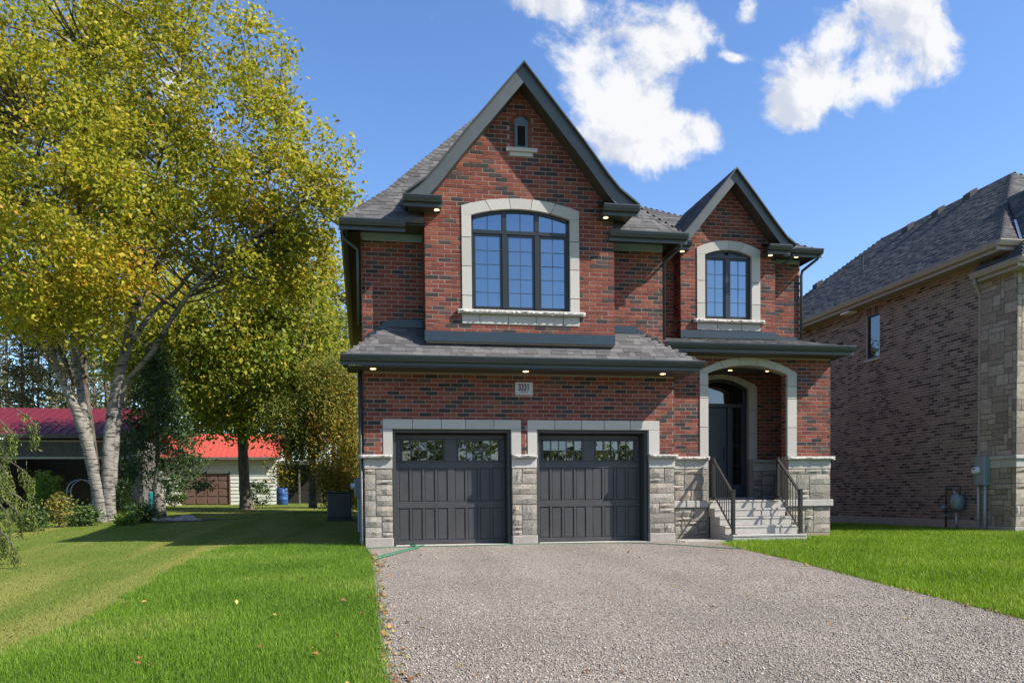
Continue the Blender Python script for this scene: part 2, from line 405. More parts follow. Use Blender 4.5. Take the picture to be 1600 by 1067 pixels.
def blocks(parent, O, u, n, a0, a1, z0, z1, cuts, proud=.012, depth=.06, name='trim_block', m=None, vertical=False):
    """row (or column when vertical) of smooth cast blocks; cuts = interior joint positions"""
    e = [a0]+list(cuts)+[a1] if not vertical else [z0]+list(cuts)+[z1]
    for i in range(len(e)-1):
        p0, p1 = e[i]+(.006 if i else 0), e[i+1]-(.006 if i < len(e)-2 else 0)
        A0, A1, Z0, Z1 = (p0, p1, z0, z1) if not vertical else (a0, a1, p0, p1)
        c = .004
        vs = [(A0+c,-proud,Z0+c),(A1-c,-proud,Z0+c),(A1-c,-proud,Z1-c),(A0+c,-proud,Z1-c),(A0,-proud+c,Z0),(A1,-proud+c,Z0),(A1,-proud+c,Z1),(A0,-proud+c,Z1),(A0,depth,Z0),(A1,depth,Z0),(A1,depth,Z1),(A0,depth,Z1)]
        fs = [(0,1,2,3),(4,5,1,0),(5,6,2,1),(6,7,3,2),(7,4,0,3),(8,9,5,4),(9,10,6,5),(10,11,7,6),(11,8,4,7)]
        b = MB(); b.add(place(vs, O, u, n), fs, rb.random()); b.build(name, m or m_block, parent, fix=False)
def arc_z(a, ac, half, zs, zt):
    """height of a segmental arch with springing zs at +-half and crown zt"""
    r = zt-zs; Rr = (half*half + r*r)/(2*r); d = min(abs(a-ac), half)
    return zt - Rr + math.sqrt(max(Rr*Rr - d*d, 0))
def arch_blocks(parent, O, u, n, ai0, ai1, ao0, ao1, zsi, zti, zso, zto, k, proud=.012, depth=.1, name='arch_block'):
    """segmental arch ring of k voussoirs between an inner and an outer curve; ends stand on the piers at zsi"""
    ac = (ai0+ai1)/2; hi = (ai1-ai0)/2; ho = (ao1-ao0)/2
    n_s = 6
    for i in range(k):
        g = .0025
        top = []; bot = []
        for j in range(n_s+1):
            t = (i + (j/n_s))/k
            t = t + (g if j == 0 and i else 0) - (g if j == n_s and i < k-1 else 0)
            ao = ao0 + (ao1-ao0)*t; ai = ai0 + (ai1-ai0)*t
            top.append((ao, arc_z(ao, ac, ho, zso, zto))); bot.append((ai, arc_z(ai, ac, hi, zsi, zti)))
        if i == 0: bot[0] = (ai0, zsi); bot.insert(0, (ao0, zsi)); 
        if i == k-1: bot.append((ao1, zsi))
        poly = [(a, -proud, z) for a, z in bot] + [(a, -proud, z) for a, z in reversed(top)]
        P = place(poly, O, u, n); b = MB(); b.prism(P, -vec(n)*(depth+proud), rb.random()); b.build(name, m_block, parent)

# ---- roofs
rs = random.Random(5)
def roof_patch(parent, poly, m, expo=.145, thick=.012, deck=True, rank=1.0, widths=(.13,.32)):
    """planar polygon (3D, eave edge first) tiled with overlapping shingles"""
    P = [vec(p) for p in poly]; nrm = np.zeros(3)
    for i in range(len(P)): nrm += np.cross(P[i]-P[0], P[(i+1)%len(P)]-P[0])
    nrm /= np.linalg.norm(nrm)
    if nrm[2] < 0: nrm = -nrm
    t = np.array([0,0,1.]) - nrm*nrm[2]; t /= np.linalg.norm(t); s_ = np.cross(t, nrm)
    Q = [((p-P[0])@s_, (p-P[0])@t) for p in P]
    if deck:
        b = MB(); b.prism([p - nrm*.05 for p in P], nrm*.045); b.build('roof_deck', m_wood, parent)
    def span(tt):
        xs = []
        for i in range(len(Q)):
            (a, b_), (c, d) = Q[i], Q[(i+1)%len(Q)]
            if (b_ <= tt < d) or (d <= tt < b_): xs.append(a + (c-a)*(tt-b_)/(d-b_))
        xs.sort(); return list(zip(xs[::2], xs[1::2]))
    t0 = min(q[1] for q in Q); t1 = max(q[1] for q in Q); tt = t0
    while tt < t1-.01:
        top = min(tt+expo+.03, t1)
        for (a0, a1) in span(min(tt+expo*.5, t1-.005)):
            a = a0 - rs.random()*.2
            while a < a1:
                wd = rs.choice((.1,.14,.18,.22,.28,.34)) if rs.random() < .9 else .4
                wd = max(min(wd, widths[1]), widths[0])
                b0, b1 = max(a, a0), min(a+wd, a1); a += wd
                if b1-b0 < .015: continue
                th = rs.choice((.007,.014)); tn = min(1, max(0, rs.gauss(.5,.28)))
                dz = rs.uniform(-.006,.006)
                def pt(x, y, h): return P[0] + s_*x + t*y + nrm*h
                y0 = tt+dz
                vs = [pt(b0+.002,y0,0),pt(b1-.002,y0,0),pt(b1-.002,top,0.001),pt(b0+.002,top,.001),pt(b0+.002,y0,th),pt(b1-.002,y0,th),pt(b1-.002,top,.004),pt(b0+.002,top,.004)]
                piece(parent, 'shingle', m, vs, [(4,5,6,7),(0,1,5,4),(1,2,6,5),(3,0,4,7)], tn, None, rank)
        tt += expo
def hip_caps(parent, A, B, m, n1, n2, wd=.13, expo=.15):
    A = vec(A); B = vec(B); L_ = np.linalg.norm(B-A); d = (B-A)/L_; k = int(L_/expo); mb = MB()
    n1 = vec(n1); n2 = vec(n2); s1 = np.cross(d, n1); s1 = -s1 if s1@(n2) > 0 else s1; s2 = np.cross(d, n2); s2 = -s2 if s2@(n1) > 0 else s2
    for i in range(k):
        p = A + d*i*expo; q = p + d*(expo+.05); h0 = .015; h1 = .006; tn = rs.random()
        for (s, n) in ((s1, n1), (s2, n2)):
            up_ = (n1+n2)/np.linalg.norm(n1+n2)
            vs = [p+up_*h0, p+s*wd+n*h0, q+s*wd+n*h1, q+up_*h1, p+s*wd+n*0.0, p+up_*0.0]
            mb.add(vs, [(0,1,2,3),(0,5,4,1)], tn)
    if mb.f: mb.build('hip_cap', m, parent)
def gutter(parent, A, B, out, m=m_metal, fascia=True, size=1.0, name='gutter'):
    """A,B: ends at the outer top lip; out: outward horizontal normal"""
    A = vec(A); B = vec(B); o = vec(out); z = np.array([0,0,1.]); prof = [(0,0),(0,-.025),(-.018,-.03),(-.02,-.06),(-.05,-.125),(-.125,-.125),(-.125,-.006)]
    if abs(o[0]) > .5:                                       # side runs butt behind the front run
        A = A - o*.004 - z*.002; B = B - o*.004 - z*.002; (A if A[1] < B[1] else B)[1] += .126*size
    b = MB(); b.sweep([[P + o*p[0]*size + z*p[1]*size for p in prof] for P in (A, B)], None); b.build(name, m, parent)
    if fascia:
        b = MB(); b.prism([A - o*.127*size + z*(-.015), B - o*.127*size + z*(-.015), B - o*.127*size - z*.205*size, A - o*.127*size - z*.205*size], -o*.02); b.build('fascia_board', m, parent)
def quad_slab(parent, pts, d, name, m, tone=.5):
    b = MB(); b.prism(pts, d, tone); return b.build(name, m, parent)
def pot(parent, p, r=.05):
    p = vec(p); b = MB(); ring = [(p[0]+r*math.cos(i*math.pi/6), p[1]+r*math.sin(i*math.pi/6), p[2]-.006) for i in range(12)]
    b.prism(ring, (0,0,.012)); b.build('soffit_light', m_light, parent)

# ------------------------------------------------------------------ ground
GY = [(-400,-1.2),(-60,-1.2),(-40,-1.136),(0,0),(9.4,.36),(22,.68),(36,.86),(70,1.1),(140,1.8),(700,8)]
def gz(X, Y):
    base = float(np.interp(Y, [g[0] for g in GY], [g[1] for g in GY]))
    if Y <= 0: return base
    return base*float(np.clip((9-X)/9.3, 0, 1))
def ground_hit(x, y):
    d = ray(x, y); lo, hi = 2.0, 400.0
    f = lambda t: (CAM+d*t)[2] - gz(*(CAM+d*t)[:2])
    ts = np.linspace(lo, 160, 4000); prev = ts[0]
    for t in ts:
        if f(t) < 0: return CAM + d*t
    return CAM + d*60
def at_px(x, w):
    p = onW(x, 778, w); return np.array([p[0], p[1], gz(p[0], p[1])])
def lawn_mat(name, c1, c2, c3, scale=1.2, stripes=None):
    m = mat(name, c1, .95, spec=.1, noise=(scale, .8, c2), bump=(60,.8,.03)); n = m.node_tree.nodes; l = m.node_tree.links; b = n['Principled BSDF']
    src = b.inputs['Base Color'].links[0].from_socket
    g = n.new('ShaderNodeNewGeometry'); t = n.new('ShaderNodeTexNoise'); t.inputs['Scale'].default_value = 22; t.inputs['Detail'].default_value = 8; l.new(g.outputs['Position'], t.inputs['Vector'])
    mr = n.new('ShaderNodeMapRange'); l.new(t.outputs[0], mr.inputs[0]); mr.inputs[1].default_value = .5; mr.inputs[2].default_value = .7
    mx = n.new('ShaderNodeMix'); mx.data_type = 'RGBA'; mm = n.new('ShaderNodeMath'); mm.operation = 'MULTIPLY'; mm.inputs[1].default_value = .6
    l.new(mr.outputs[0], mm.inputs[0]); l.new(mm.outputs[0], mx.inputs[0]); l.new(src, mx.inputs[6]); mx.inputs[7].default_value = (*c3, 1)
    src = mx.outputs[2]
    if stripes:
        mp = n.new('ShaderNodeMapping'); l.new(g.outputs['Position'], mp.inputs[0]); mp.inputs['Rotation'].default_value = (0,0,stripes[0]); mp.inputs['Scale'].default_value = (stripes[1], .08, 1)
        t2 = n.new('ShaderNodeTexNoise'); t2.inputs['Scale'].default_value = 1; t2.inputs['Detail'].default_value = 3; l.new(mp.outputs[0], t2.inputs['Vector'])
        mr2 = n.new('ShaderNodeMapRange'); l.new(t2.outputs[0], mr2.inputs[0]); mr2.inputs[1].default_value = .45; mr2.inputs[2].default_value = .62
        mx2 = n.new('ShaderNodeMix'); mx2.data_type = 'RGBA'; m2 = n.new('ShaderNodeMath'); m2.operation = 'MULTIPLY'; m2.inputs[1].default_value = .85; l.new(mr2.outputs[0], m2.inputs[0])
        l.new(m2.outputs[0], mx2.inputs[0]); l.new(src, mx2.inputs[6]); mx2.inputs[7].default_value = (*stripes[2], 1); src = mx2.outputs[2]
    l.new(src, b.inputs['Base Color']); return m
m_lawn = lawn_mat('old_lawn', (.085,.14,.016), (.14,.165,.026), (.11,.105,.035), .8, (R(-24), 1.1, (.21,.20,.05)))
m_sod = lawn_mat('sod', (.06,.125,.012), (.10,.165,.016), (.045,.08,.012), 2.0)
xs = sorted(set([-500,-250,-120,-80,-60,-45] + [round(-30+i*1.5,2) for i in range(21)] + [-.3, 9] + [12,16,20,30,45,60,120,250,500])); ys = sorted(set([g[0] for g in GY] + [-30,-20,-15,-10,-5,3,6,12.5,16,19,26,30,50,100,200,400]))
V = np.array([(x, y, gz(x, y)) for y in ys for x in xs]); nx = len(xs)
Fc = np.array([(j*nx+i, j*nx+i+1, (j+1)*nx+i+1, (j+1)*nx+i) for j in range(len(ys)-1) for i in range(nx-1)])
link('ground', fast_mesh('ground', V, Fc, m_lawn), kind='structure')
def drape(name, poly, lift, m, step=.5, thick=None):
    """triangulated sheet over a polygon (list of XY) following the ground"""
    import bmesh
    b = MB(); P = [(p[0], p[1]) for p in poly]
    out = []
    for i in range(len(P)):
        a, c = np.array(P[i]), np.array(P[(i+1)%len(P)]); k = max(1, int(np.linalg.norm(c-a)/step))
        for j in range(k): out.append(a + (c-a)*j/k)
    me = bpy.data.meshes.new(name); bm = bmesh.new()
    vs = [bm.verts.new((p[0], p[1], 0)) for p in out]; f = bm.faces.new(vs)
    bmesh.ops.triangulate(bm, faces=[f])
    for cut in [g[0] for g in GY if -1 < g[0] < 40] + [-10,-5,3,6]:
        bmesh.ops.bisect_plane(bm, geom=bm.verts[:]+bm.edges[:]+bm.faces[:], plane_co=(0,cut,0), plane_no=(0,1,0))
    for cut in (-.3, 9):
        bmesh.ops.bisect_plane(bm, geom=bm.verts[:]+bm.edges[:]+bm.faces[:], plane_co=(cut,0,0), plane_no=(1,0,0))
    for v in bm.verts: v.co.z = gz(v.co.x, v.co.y) + lift
    bmesh.ops.recalc_face_normals(bm, faces=bm.faces)
    if bm.faces and sum(f.normal.z for f in bm.faces) < 0: bmesh.ops.reverse_faces(bm, faces=bm.faces)
    bm.to_mesh(me); bm.free(); me.materials.append(m)
    return link(name, me, kind='structure')
gh = lambda *pts: [tuple(ground_hit(*p)[:2]) for p in pts]
dl = gh((580,868),(583,890),(590,960),(600,1066)); dr = gh((1128,851),(1160,859),(1230,875),(1300,893),(1400,920),(1500,944),(1598,970))
drv_poly = [(.06,.0)] + dl + [(.38,-14),(.4,-24),(16,-24),(13.5,-12)] + dr[::-1] + [(7.7,-.35),(6.9,.0)]
m_gravel = mat('gravel', (.24,.22,.205), .95, spec=.15, noise=(3,.12), bump=(120,1.0,.02))
def gravel_nodes(m):
    n = m.node_tree.nodes; l = m.node_tree.links; b = n['Principled BSDF']; g = n.new('ShaderNodeNewGeometry')
    v = n.new('ShaderNodeTexVoronoi'); v.inputs['Scale'].default_value = 78; l.new(g.outputs['Position'], v.inputs['Vector'])
    r = n.new('ShaderNodeValToRGB'); sp = n.new('ShaderNodeSeparateColor'); l.new(v.outputs['Color'], sp.inputs[0]); l.new(sp.outputs[0], r.inputs[0])
    e = r.color_ramp.elements; e[0].color = (.15,.127,.102,1); e[1].color = (.45,.39,.325,1); x = e.new(.5); x.color = (.265,.225,.183,1)
    t = n.new('ShaderNodeTexNoise'); t.inputs['Scale'].default_value = .5; t.inputs['Detail'].default_value = 5; l.new(g.outputs['Position'], t.inputs['Vector'])
    mr = n.new('ShaderNodeMapRange'); l.new(t.outputs[0], mr.inputs[0]); mr.inputs[1].default_value = .3; mr.inputs[2].default_value = .7; mr.inputs[3].default_value = .84; mr.inputs[4].default_value = 1.12
    mp = n.new('ShaderNodeMapping'); mp.inputs['Scale'].default_value = (1.1,.09,1); l.new(g.outputs['Position'], mp.inputs[0]); t2 = n.new('ShaderNodeTexNoise'); t2.inputs['Detail'].default_value = 4; t2.inputs['Scale'].default_value = 1; l.new(mp.outputs[0], t2.inputs['Vector'])
    m2 = n.new('ShaderNodeMapRange'); l.new(t2.outputs[0], m2.inputs[0]); m2.inputs[1].default_value = .35; m2.inputs[2].default_value = .65; m2.inputs[3].default_value = .88; m2.inputs[4].default_value = 1.1
    mu = n.new('ShaderNodeMath'); mu.operation = 'MULTIPLY'; l.new(mr.outputs[0], mu.inputs[0]); l.new(m2.outputs[0], mu.inputs[1]); mr = mu
    mx = n.new('ShaderNodeVectorMath'); mx.operation = 'SCALE'; l.new(r.outputs[0], mx.inputs[0]); l.new(mr.outputs[0], mx.inputs['Scale']); l.new(mx.outputs[0], b.inputs['Base Color'])
    bp = n.new('ShaderNodeBump'); bp.inputs['Strength'].default_value = .9; bp.inputs['Distance'].default_value = .02; bp.invert = True
    l.new(v.outputs['Distance'], bp.inputs['Height']); l.new(bp.outputs[0], b.inputs['Normal'])
gravel_nodes(m_gravel)
drape('driveway', drv_poly, .014, m_gravel)
sodL = gh((0,1046),(70,996),(155,965),(244,909),(310,866),(341,857),(430,852),(500,853),(560,848)) 
def rough_line(P, amp):
    out = []
    for a, c in zip(P, P[1:]):
        a = np.array(a); c = np.array(c); k = max(1, int(np.linalg.norm(c-a)/.35)); nn = np.array([-(c-a)[1], (c-a)[0]])/np.linalg.norm(c-a)
        for j in range(k): out.append(tuple(a + (c-a)*j/k + nn*RNG.normal(0, amp)))
    return out + [tuple(P[-1])]
sodL = rough_line(sodL, .09)
sodL = [(-6,-16.5)] + sodL + [(-.25,.9),(.0,0)] + dl + [(.38,-14),(.4,-16.5)]
sodR = dr + [(13.5,-12),(16,-14),(40,-14),(40,8.6),(11.2,8.6),(11.2,.6),(9.9,.6),(9.9,-.42),(8.05,-.42)]
drape('lawn', sodL, .008, m_sod); drape('lawn', sodR, .008, m_sod)
# concrete pad by the garage and steps, garage aprons
b = MB(); b.box((6.95,-.33,-.1), (8.02,.55,.02)); b.build('concrete_pad', m_conc, kind='structure')
def inpoly(P, poly):
    x, y = P[:,0], P[:,1]; r = np.zeros(len(P), bool); n = len(poly)
    for i in range(n):
        (x0,y0), (x1,y1) = poly[i][:2], poly[(i+1)%n][:2]
        c = ((y0 > y) != (y1 > y)); xx = x0 + (y-y0)*(x1-x0)/((y1-y0) if abs(y1-y0) > 1e-9 else 1e-9); r ^= c & (x < xx)
    return r
def gz_np(P):
    base = np.interp(P[:,1], [g[0] for g in GY], [g[1] for g in GY]); k = np.clip((9-P[:,0])/9.3, 0, 1)
    return np.where(P[:,1] <= 0, base, base*k)
def in_frame(P3, pad=30):
    x, y, w = project(P3); return (w > 1) & (x > -pad) & (x < 1600+pad) & (y < 1067+pad*2)
def sample(poly, n, power=1.6, avoid=None):
    """points in a polygon, denser near the camera"""
    A = np.array(poly); lo, hi = A.min(0), A.max(0); out = []
    tot = 0
    while tot < n:
        q = lo + (hi-lo)*RNG.random((n, 2)); q = q[inpoly(q, poly)]
        P3 = np.c_[q, gz_np(q)]; w = np.maximum((P3-CAM) @ _fw, 2)
        keep = (RNG.random(len(q)) < (5.5/np.maximum(w, 5.5))**power) & (in_frame(P3) | ((RNG.random(len(q)) < .4) & in_frame(P3, 420)))
        out.append(P3[keep]); tot += keep.sum()
    return np.concatenate(out)[:n]
def blades(name, P, hgt, wid, m, lean=.5):
    n = len(P); a = RNG.random(n)*2*np.pi; d = np.c_[np.cos(a), np.sin(a), np.zeros(n)]; b = RNG.random(n)*2*np.pi; ln = np.c_[np.cos(b), np.sin(b), np.zeros(n)]
    h = hgt*(.55+.75*RNG.random(n))[:,None]; w = wid*(.6+.8*RNG.random(n))[:,None]; k = (lean*RNG.random(n))[:,None]; z = np.array([[0,0,1.]])
    V = np.stack([P-d*w, P+d*w, P+d*w*.7+ln*h*k*.3+z*h*.6, P-d*w*.7+ln*h*k*.3+z*h*.6, P+ln*h*k+z*h*(1-.3*k)], 1)
    i = np.arange(n)[:,None]*5
    F4 = np.concatenate([i+[[0,1,2]], i+[[0,2,3]], i+[[3,2,4]]]); x, y = P[:,0], P[:,1]; pat = np.sin(x*1.3+np.sin(y*.9)*1.7)+np.sin(y*1.7+np.sin(x*.6)*2)+.7*np.sin(x*3.1-y*2.3)
    t = np.clip(RNG.random(n)*.8 + .1 + pat*.085, 0, 1)
    return link(name, fast_mesh(name, V.reshape(-1,3), F4, m, np.tile(t, 3)), kind='stuff')
m_bladeL = leaf_mat('grass_blade', [(0,(.06,.135,.008)),(.5,(.13,.235,.014)),(.9,(.21,.31,.03)),(1,(.36,.36,.11))], .3)
m_bladeR = leaf_mat('sod_blade', [(0,(.09,.165,.006)),(.5,(.185,.29,.010)),(.93,(.25,.36,.02)),(1,(.36,.38,.08))], .3)
m_bladeO = leaf_mat('dry_blade', [(0,(.06,.125,.012)),(.5,(.135,.19,.022)),(1,(.28,.27,.06))], .3)
def ragged(P, k=.07): P = P.copy(); P[:,:2] += RNG.normal(0, k, (len(P),2)); return P
blades('grass', ragged(sample(sodL, 260000, 1.3), .05), .07, .0021, m_bladeL)
blades('grass', ragged(sample(sodR, 240000, 1.1), .03), .085, .0036, m_bladeR)
oldp = [(-40,-16)] + [(-6,-16.5)] + [p for p in sodL[1:] if p[0] < -.3] + [(-.4,1.2),(-.4,30),(-40,30)]
blades('grass', ragged(sample(oldp, 140000, 1.3), .15), .03, .0028, m_bladeO, .9)
# loose stones on the gravel
def pebbles(name, P, smin, smax, m):
    n = len(P); s = (smin + (smax-smin)*RNG.random(n)**2)[:,None]; o = np.array([(1,0,0),(-1,0,0),(0,1,0),(0,-1,0),(0,0,1),(0,0,-1)], float)
    a = RNG.random(n)*np.pi; V = []
    for k in range(6):
        q = o[k][None]*(.7+.6*RNG.random((n,3))) + RNG.normal(0,.18,(n,3)); c, s_ = np.cos(a), np.sin(a)
        q = np.c_[q[:,0]*c-q[:,1]*s_, q[:,0]*s_+q[:,1]*c, q[:,2]*.65]; V.append(P + q*s)
    V = np.stack(V, 1).reshape(-1,3); T = [(0,2,4),(2,1,4),(1,3,4),(3,0,4),(2,0,5),(1,2,5),(3,1,5),(0,3,5)]
    i = np.arange(n)[:,None]*6; Fc = np.concatenate([i+np.array([t]) for t in T]); t = RNG.random(n)
    return link(name, fast_mesh(name, V, Fc, m, np.tile(t, 8)), kind='stuff')
m_peb = mat('pebble', tone=[(0,(.15,.127,.10)),(.4,(.25,.212,.170)),(.8,(.33,.283,.23)),(1,(.47,.415,.345))], rough=.9, spec=.2)
pp = sample(drv_poly, 110000, 1.6); pp[:,2] += .016
pp = ragged(pp, .05); pebbles('gravel', pp, .0035, .0145, m_peb)

# ------------------------------------------------------------------ the red brick house
H = thing('brick_house', 'two storey red brick house with steep gables and two charcoal garage doors', 'house', (5.6, 0, 0))
UX, UY = (1,0,0), (0,1,0); FR, LF, RT = (0,-1,0), (-1,0,0), (1,0,0)
YU = .12
X0, XG, XU, XP = .04, 6.84, 6.62, 11.16      # left corner, garage right corner, upper right corner, far right corner
YB, YP, YD, YR = -.42, .9, 1.9, 2.25          # bay, porch front, dormer, upper right wall
def wallbox(a, b): bb = MB(); bb.box(a, b); return bb.build('wall', m_mortar, H)
DPT = .005                                     # mortar lies this far behind the brick face
# mortar backing (openings left free)
GO = [(.633,3.155), (3.72,6.24)]               # garage openings
GH_ = 2.47
wallbox((X0+DPT,DPT,-.3), (GO[0][0]-.015,.45,3.66)); wallbox((GO[0][1]+.015,DPT,-.3), (GO[1][0]-.015,.45,3.66)); wallbox((GO[1][1]+.015,DPT,-.3), (XG-DPT,.45,3.66))
for g in GO: wallbox((g[0]-.015,DPT,GH_+.015), (g[1]+.015,.45,3.66))
wallbox((X0+DPT,YU+DPT,3.66), (XU-DPT,.4,6.58))
# bay body with window opening
BWX = (2.262,4.388); BWZ = (4.875,7.0)
wallbox((1.33,YB+DPT,4.2), (BWX[0],YU,7.0)); wallbox((BWX[1],YB+DPT,4.2), (5.33,YU,7.0)); wallbox((BWX[0],YB+DPT,4.2), (BWX[1],YU,BWZ[0]))
bb = MB(); bb.prism([(1.33,YB+DPT,7.0),(5.33,YB+DPT,7.0),(5.33,YB+DPT,7.12),(3.33,YB+DPT,9.55),(1.33,YB+DPT,7.12)], (0,.3,0)); bb.build('wall', m_mortar, H)
# porch block, dormer, right wall
AX = (8.035,10.04)
wallbox((XG+.002,YP+DPT,-.3), (AX[0],YP+.3,4.3)); wallbox((AX[1],YP+DPT,-.3), (XP-DPT,YP+.3,4.3)); wallbox((AX[0],YP+DPT,4.2), (AX[1],YP+.3,4.3))
bb = MB(); n_ = 14; ac = 9.025
bb.prism([(AX[0],YP+DPT,4.2)] + [(AX[0]+(AX[1]-AX[0])*i/n_, YP+DPT, arc_z(AX[0]+(AX[1]-AX[0])*i/n_, ac, 1.005, 3.9, 4.085)) for i in range(n_+1)] + [(AX[1],YP+DPT,4.2)], (0,.288,0)); bb.build('wall', m_mortar, H)
YI = 2.5                                       # inner porch wall
DX = (8.33,9.83)                               # entry door opening
wallbox((XG+.002,YI+DPT,.8), (DX[0]-.015,YI+.3,4.2)); wallbox((DX[1]+.015,YI+DPT,.8), (10.79,YI+.3,4.2)); wallbox((DX[0],YI+DPT,4.02), (DX[1],YI+.3,4.2))
wallbox((10.79+DPT,YP+.3,-.3), (XP-DPT,YI,4.2))
wallbox((X0+DPT,.45,-.3), (X0+.3,12.6,6.58)); wallbox((XP-.3,YI,-.3), (XP-DPT,12.6,4.4)); wallbox((X0+.3,12.3,-.3), (XP-.3,12.6,7.1)); wallbox((XP-.36,YR+DPT,4.4), (XP-.06,12.3,7.15))
DWX = (8.362,9.628); DWZ = (5.36,7.1)
wallbox((XU,YR+DPT,4.4), (7.7,YR+.3,7.2)); wallbox((10.3,YR+DPT,4.4), (XP-.06,YR+.3,7.2))
wallbox((7.76,YD+DPT,4.8), (DWX[0],YR,7.1)); wallbox((DWX[1],YD+DPT,4.8), (10.24,YR,7.1)); wallbox((DWX[0],YD+DPT,4.8), (DWX[1],YR,DWZ[0]-.02))
bb = MB(); bb.prism([(7.76,YD+DPT,7.1),(10.24,YD+DPT,7.1),(10.24,YD+DPT,7.25),(9.0,YD+DPT,8.7),(7.76,YD+DPT,7.25)], (0,.3,0)); bb.build('wall', m_mortar, H)
wallbox((XU-.3,YU+DPT+.001,3.66), (XU-DPT-.001,3,6.579))
# ---- brick
def sub(spans, holes):
    out = []
    for a, b in spans:
        cur = [(a, b)]
        for h0, h1 in holes:
            nxt = []
            for x, y in cur:
                if h1 <= x or h0 >= y: nxt.append((x, y)); continue
                if h0 > x: nxt.append((x, h0))
                if h1 < y: nxt.append((h1, y))
            cur = nxt
        out += cur
    return out
ZC = 1.932                                     # top of the stone cap
def sp_gar(z):
    h = []
    if z < 2.47: h += [(.43,3.37), (3.505,6.49)]
    elif z < 2.67: h += [(.43,3.37), (3.505,6.49)]
    if 3.21 < z < 3.48: h.append((3.245,3.64))
    return sub([(X0, XG)], h)
brick_wall(H, (0,0,0), UX, FR, ZC, 3.66, sp_gar, m_brick)
brick_wall(H, (0,YU,0), UX, FR, 4.2, 6.45, lambda z: [(X0,1.32),(5.34,XU)], m_brick)
PK = [(0,9.80),(1.25,8.30),(1.75,7.66),(2.0,7.38),(2.42,7.07)]; XC = 3.33
def rake_half(z, prof, lower):
    for (a0, z0), (a1, z1) in zip(prof, prof[1:]):
        if z1-lower <= z <= z0-lower: return a0 + (a1-a0)*(z0-lower-z)/(z0-z1)
    return 99
def win_hole(z, x0, x1, z0, zs, zt, grow=0):
    if z < z0 or z > zt: return []
    if z <= zs: return [(x0, x1)]
    c = (x0+x1)/2; h = (x1-x0)/2; r = zt-zs; Rr = (h*h+r*r)/(2*r); k = Rr*Rr-(z-zt+Rr)**2
    k = math.sqrt(max(k, 0)); return [(c-k, c+k)]
def sp_bay(z):
    hw = min(2.0, rake_half(z, PK, .16)) if z > 6.8 else 2.0
    h = win_hole(z, 2.10, 4.56, 4.62, 6.99, 7.19)
    if 8.07 < z < 8.25: h.append((3.03,3.68) if z > 8.16 else (3.09,3.6))
    elif 8.25 <= z < 8.98: h += win_hole(z, 3.10, 3.59, 8.2, 8.72, 8.95)
    return sub([(XC-hw-.01, XC+hw+.01)], h)
brick_wall(H, (0,YB,0), UX, FR, 4.25, 9.55, sp_bay, m_brick)
# brick ring round the vent window
VC, VH = 3.345, .135
for i in range(9):
    a = math.pi*(i+.5)/9; 
    l, h = .085, .068; vs, fs = brick_geo(l, h); ca, sa = math.cos(a), math.sin(a)
    vs = [(x*ca - z*sa, d-.002, x*sa + z*ca) for x, d, z in vs]
    piece(H, 'brick', m_brick, place(vs, (VC+.20*ca, YB, 8.735+.20*sa), UX, FR), fs, brick_tone())
for k in range(6):
    for sx in (-1, 1):
        vs, fs = brick_geo(.095, BH); piece(H, 'brick', m_brick, place(vs, (VC+sx*.195, YB, 8.29+k*.082), UX, FR), fs, brick_tone())
brick_wall(H, (1.32,0,0), UY, LF, 4.25, 7.1, lambda z: [(YB,YU)], m_brick)
brick_wall(H, (5.34,0,0), UY, RT, 4.25, 7.1, lambda z: [(YB,YU)], m_brick)
def sp_porch(z):
    return sub([(XG+.005, XP)], win_hole(z, 7.85, 10.23, 0, 3.93, 4.26))
brick_wall(H, (0,YP,0), UX, FR, ZC, 4.28, sp_porch, m_brick)
brick_wall(H, (0,YI,0), UX, FR, ZC, 4.2, lambda z: sub([(8.0, 10.79)], win_hole(z, 8.1, 10.04, 0, 3.8, 4.08)), m_brick)
brick_wall(H, (10.79,0,0), UY, LF, ZC, 4.2, lambda z: [(YP+.3, YI)], m_brick)
PD = [(0,8.92),(.5,8.32),(1.01,7.69),(1.31,7.34),(1.56,7.16)]; XD = 9.0
def sp_dor(z):
    hw = min(1.25, rake_half(z, PD, .12)) if z > 6.9 else 1.25
    return sub([(XD-hw, XD+hw)], win_hole(z, 8.19, 9.83, 5.18, 7.08, 7.28))
brick_wall(H, (0,YD,0), UX, FR, 4.9, 8.75, sp_dor, m_brick)
brick_wall(H, (7.75,0,0), UY, LF, 4.9, 7.1, lambda z: [(YD, YR)], m_brick)
brick_wall(H, (0,YR,0), UX, FR, 4.6, 7.1, lambda z: [(XU,7.75),(10.25,XP-.05)], m_brick)
brick_wall(H, (XU,0,0), UY, RT, 4.6, 6.5, lambda z: [(YU,YR)], m_brick)
brick_wall(H, (XG,0,0), UY, RT, ZC, 3.66, lambda z: [(0,YP)], m_brick)
brick_wall(H, (X0,0,0), UY, LF, .2, 6.45, lambda z: [(0,12.6)], m_brick, .05)
brick_wall(H, (XP,0,0), UY, RT, .2, 4.3, lambda z: [(YP,12.6)], m_brick, .05)
brick_wall(H, (XP-.05,0,0), UY, RT, 4.6, 7.1, lambda z: [(YR,12.3)], m_brick, .05)
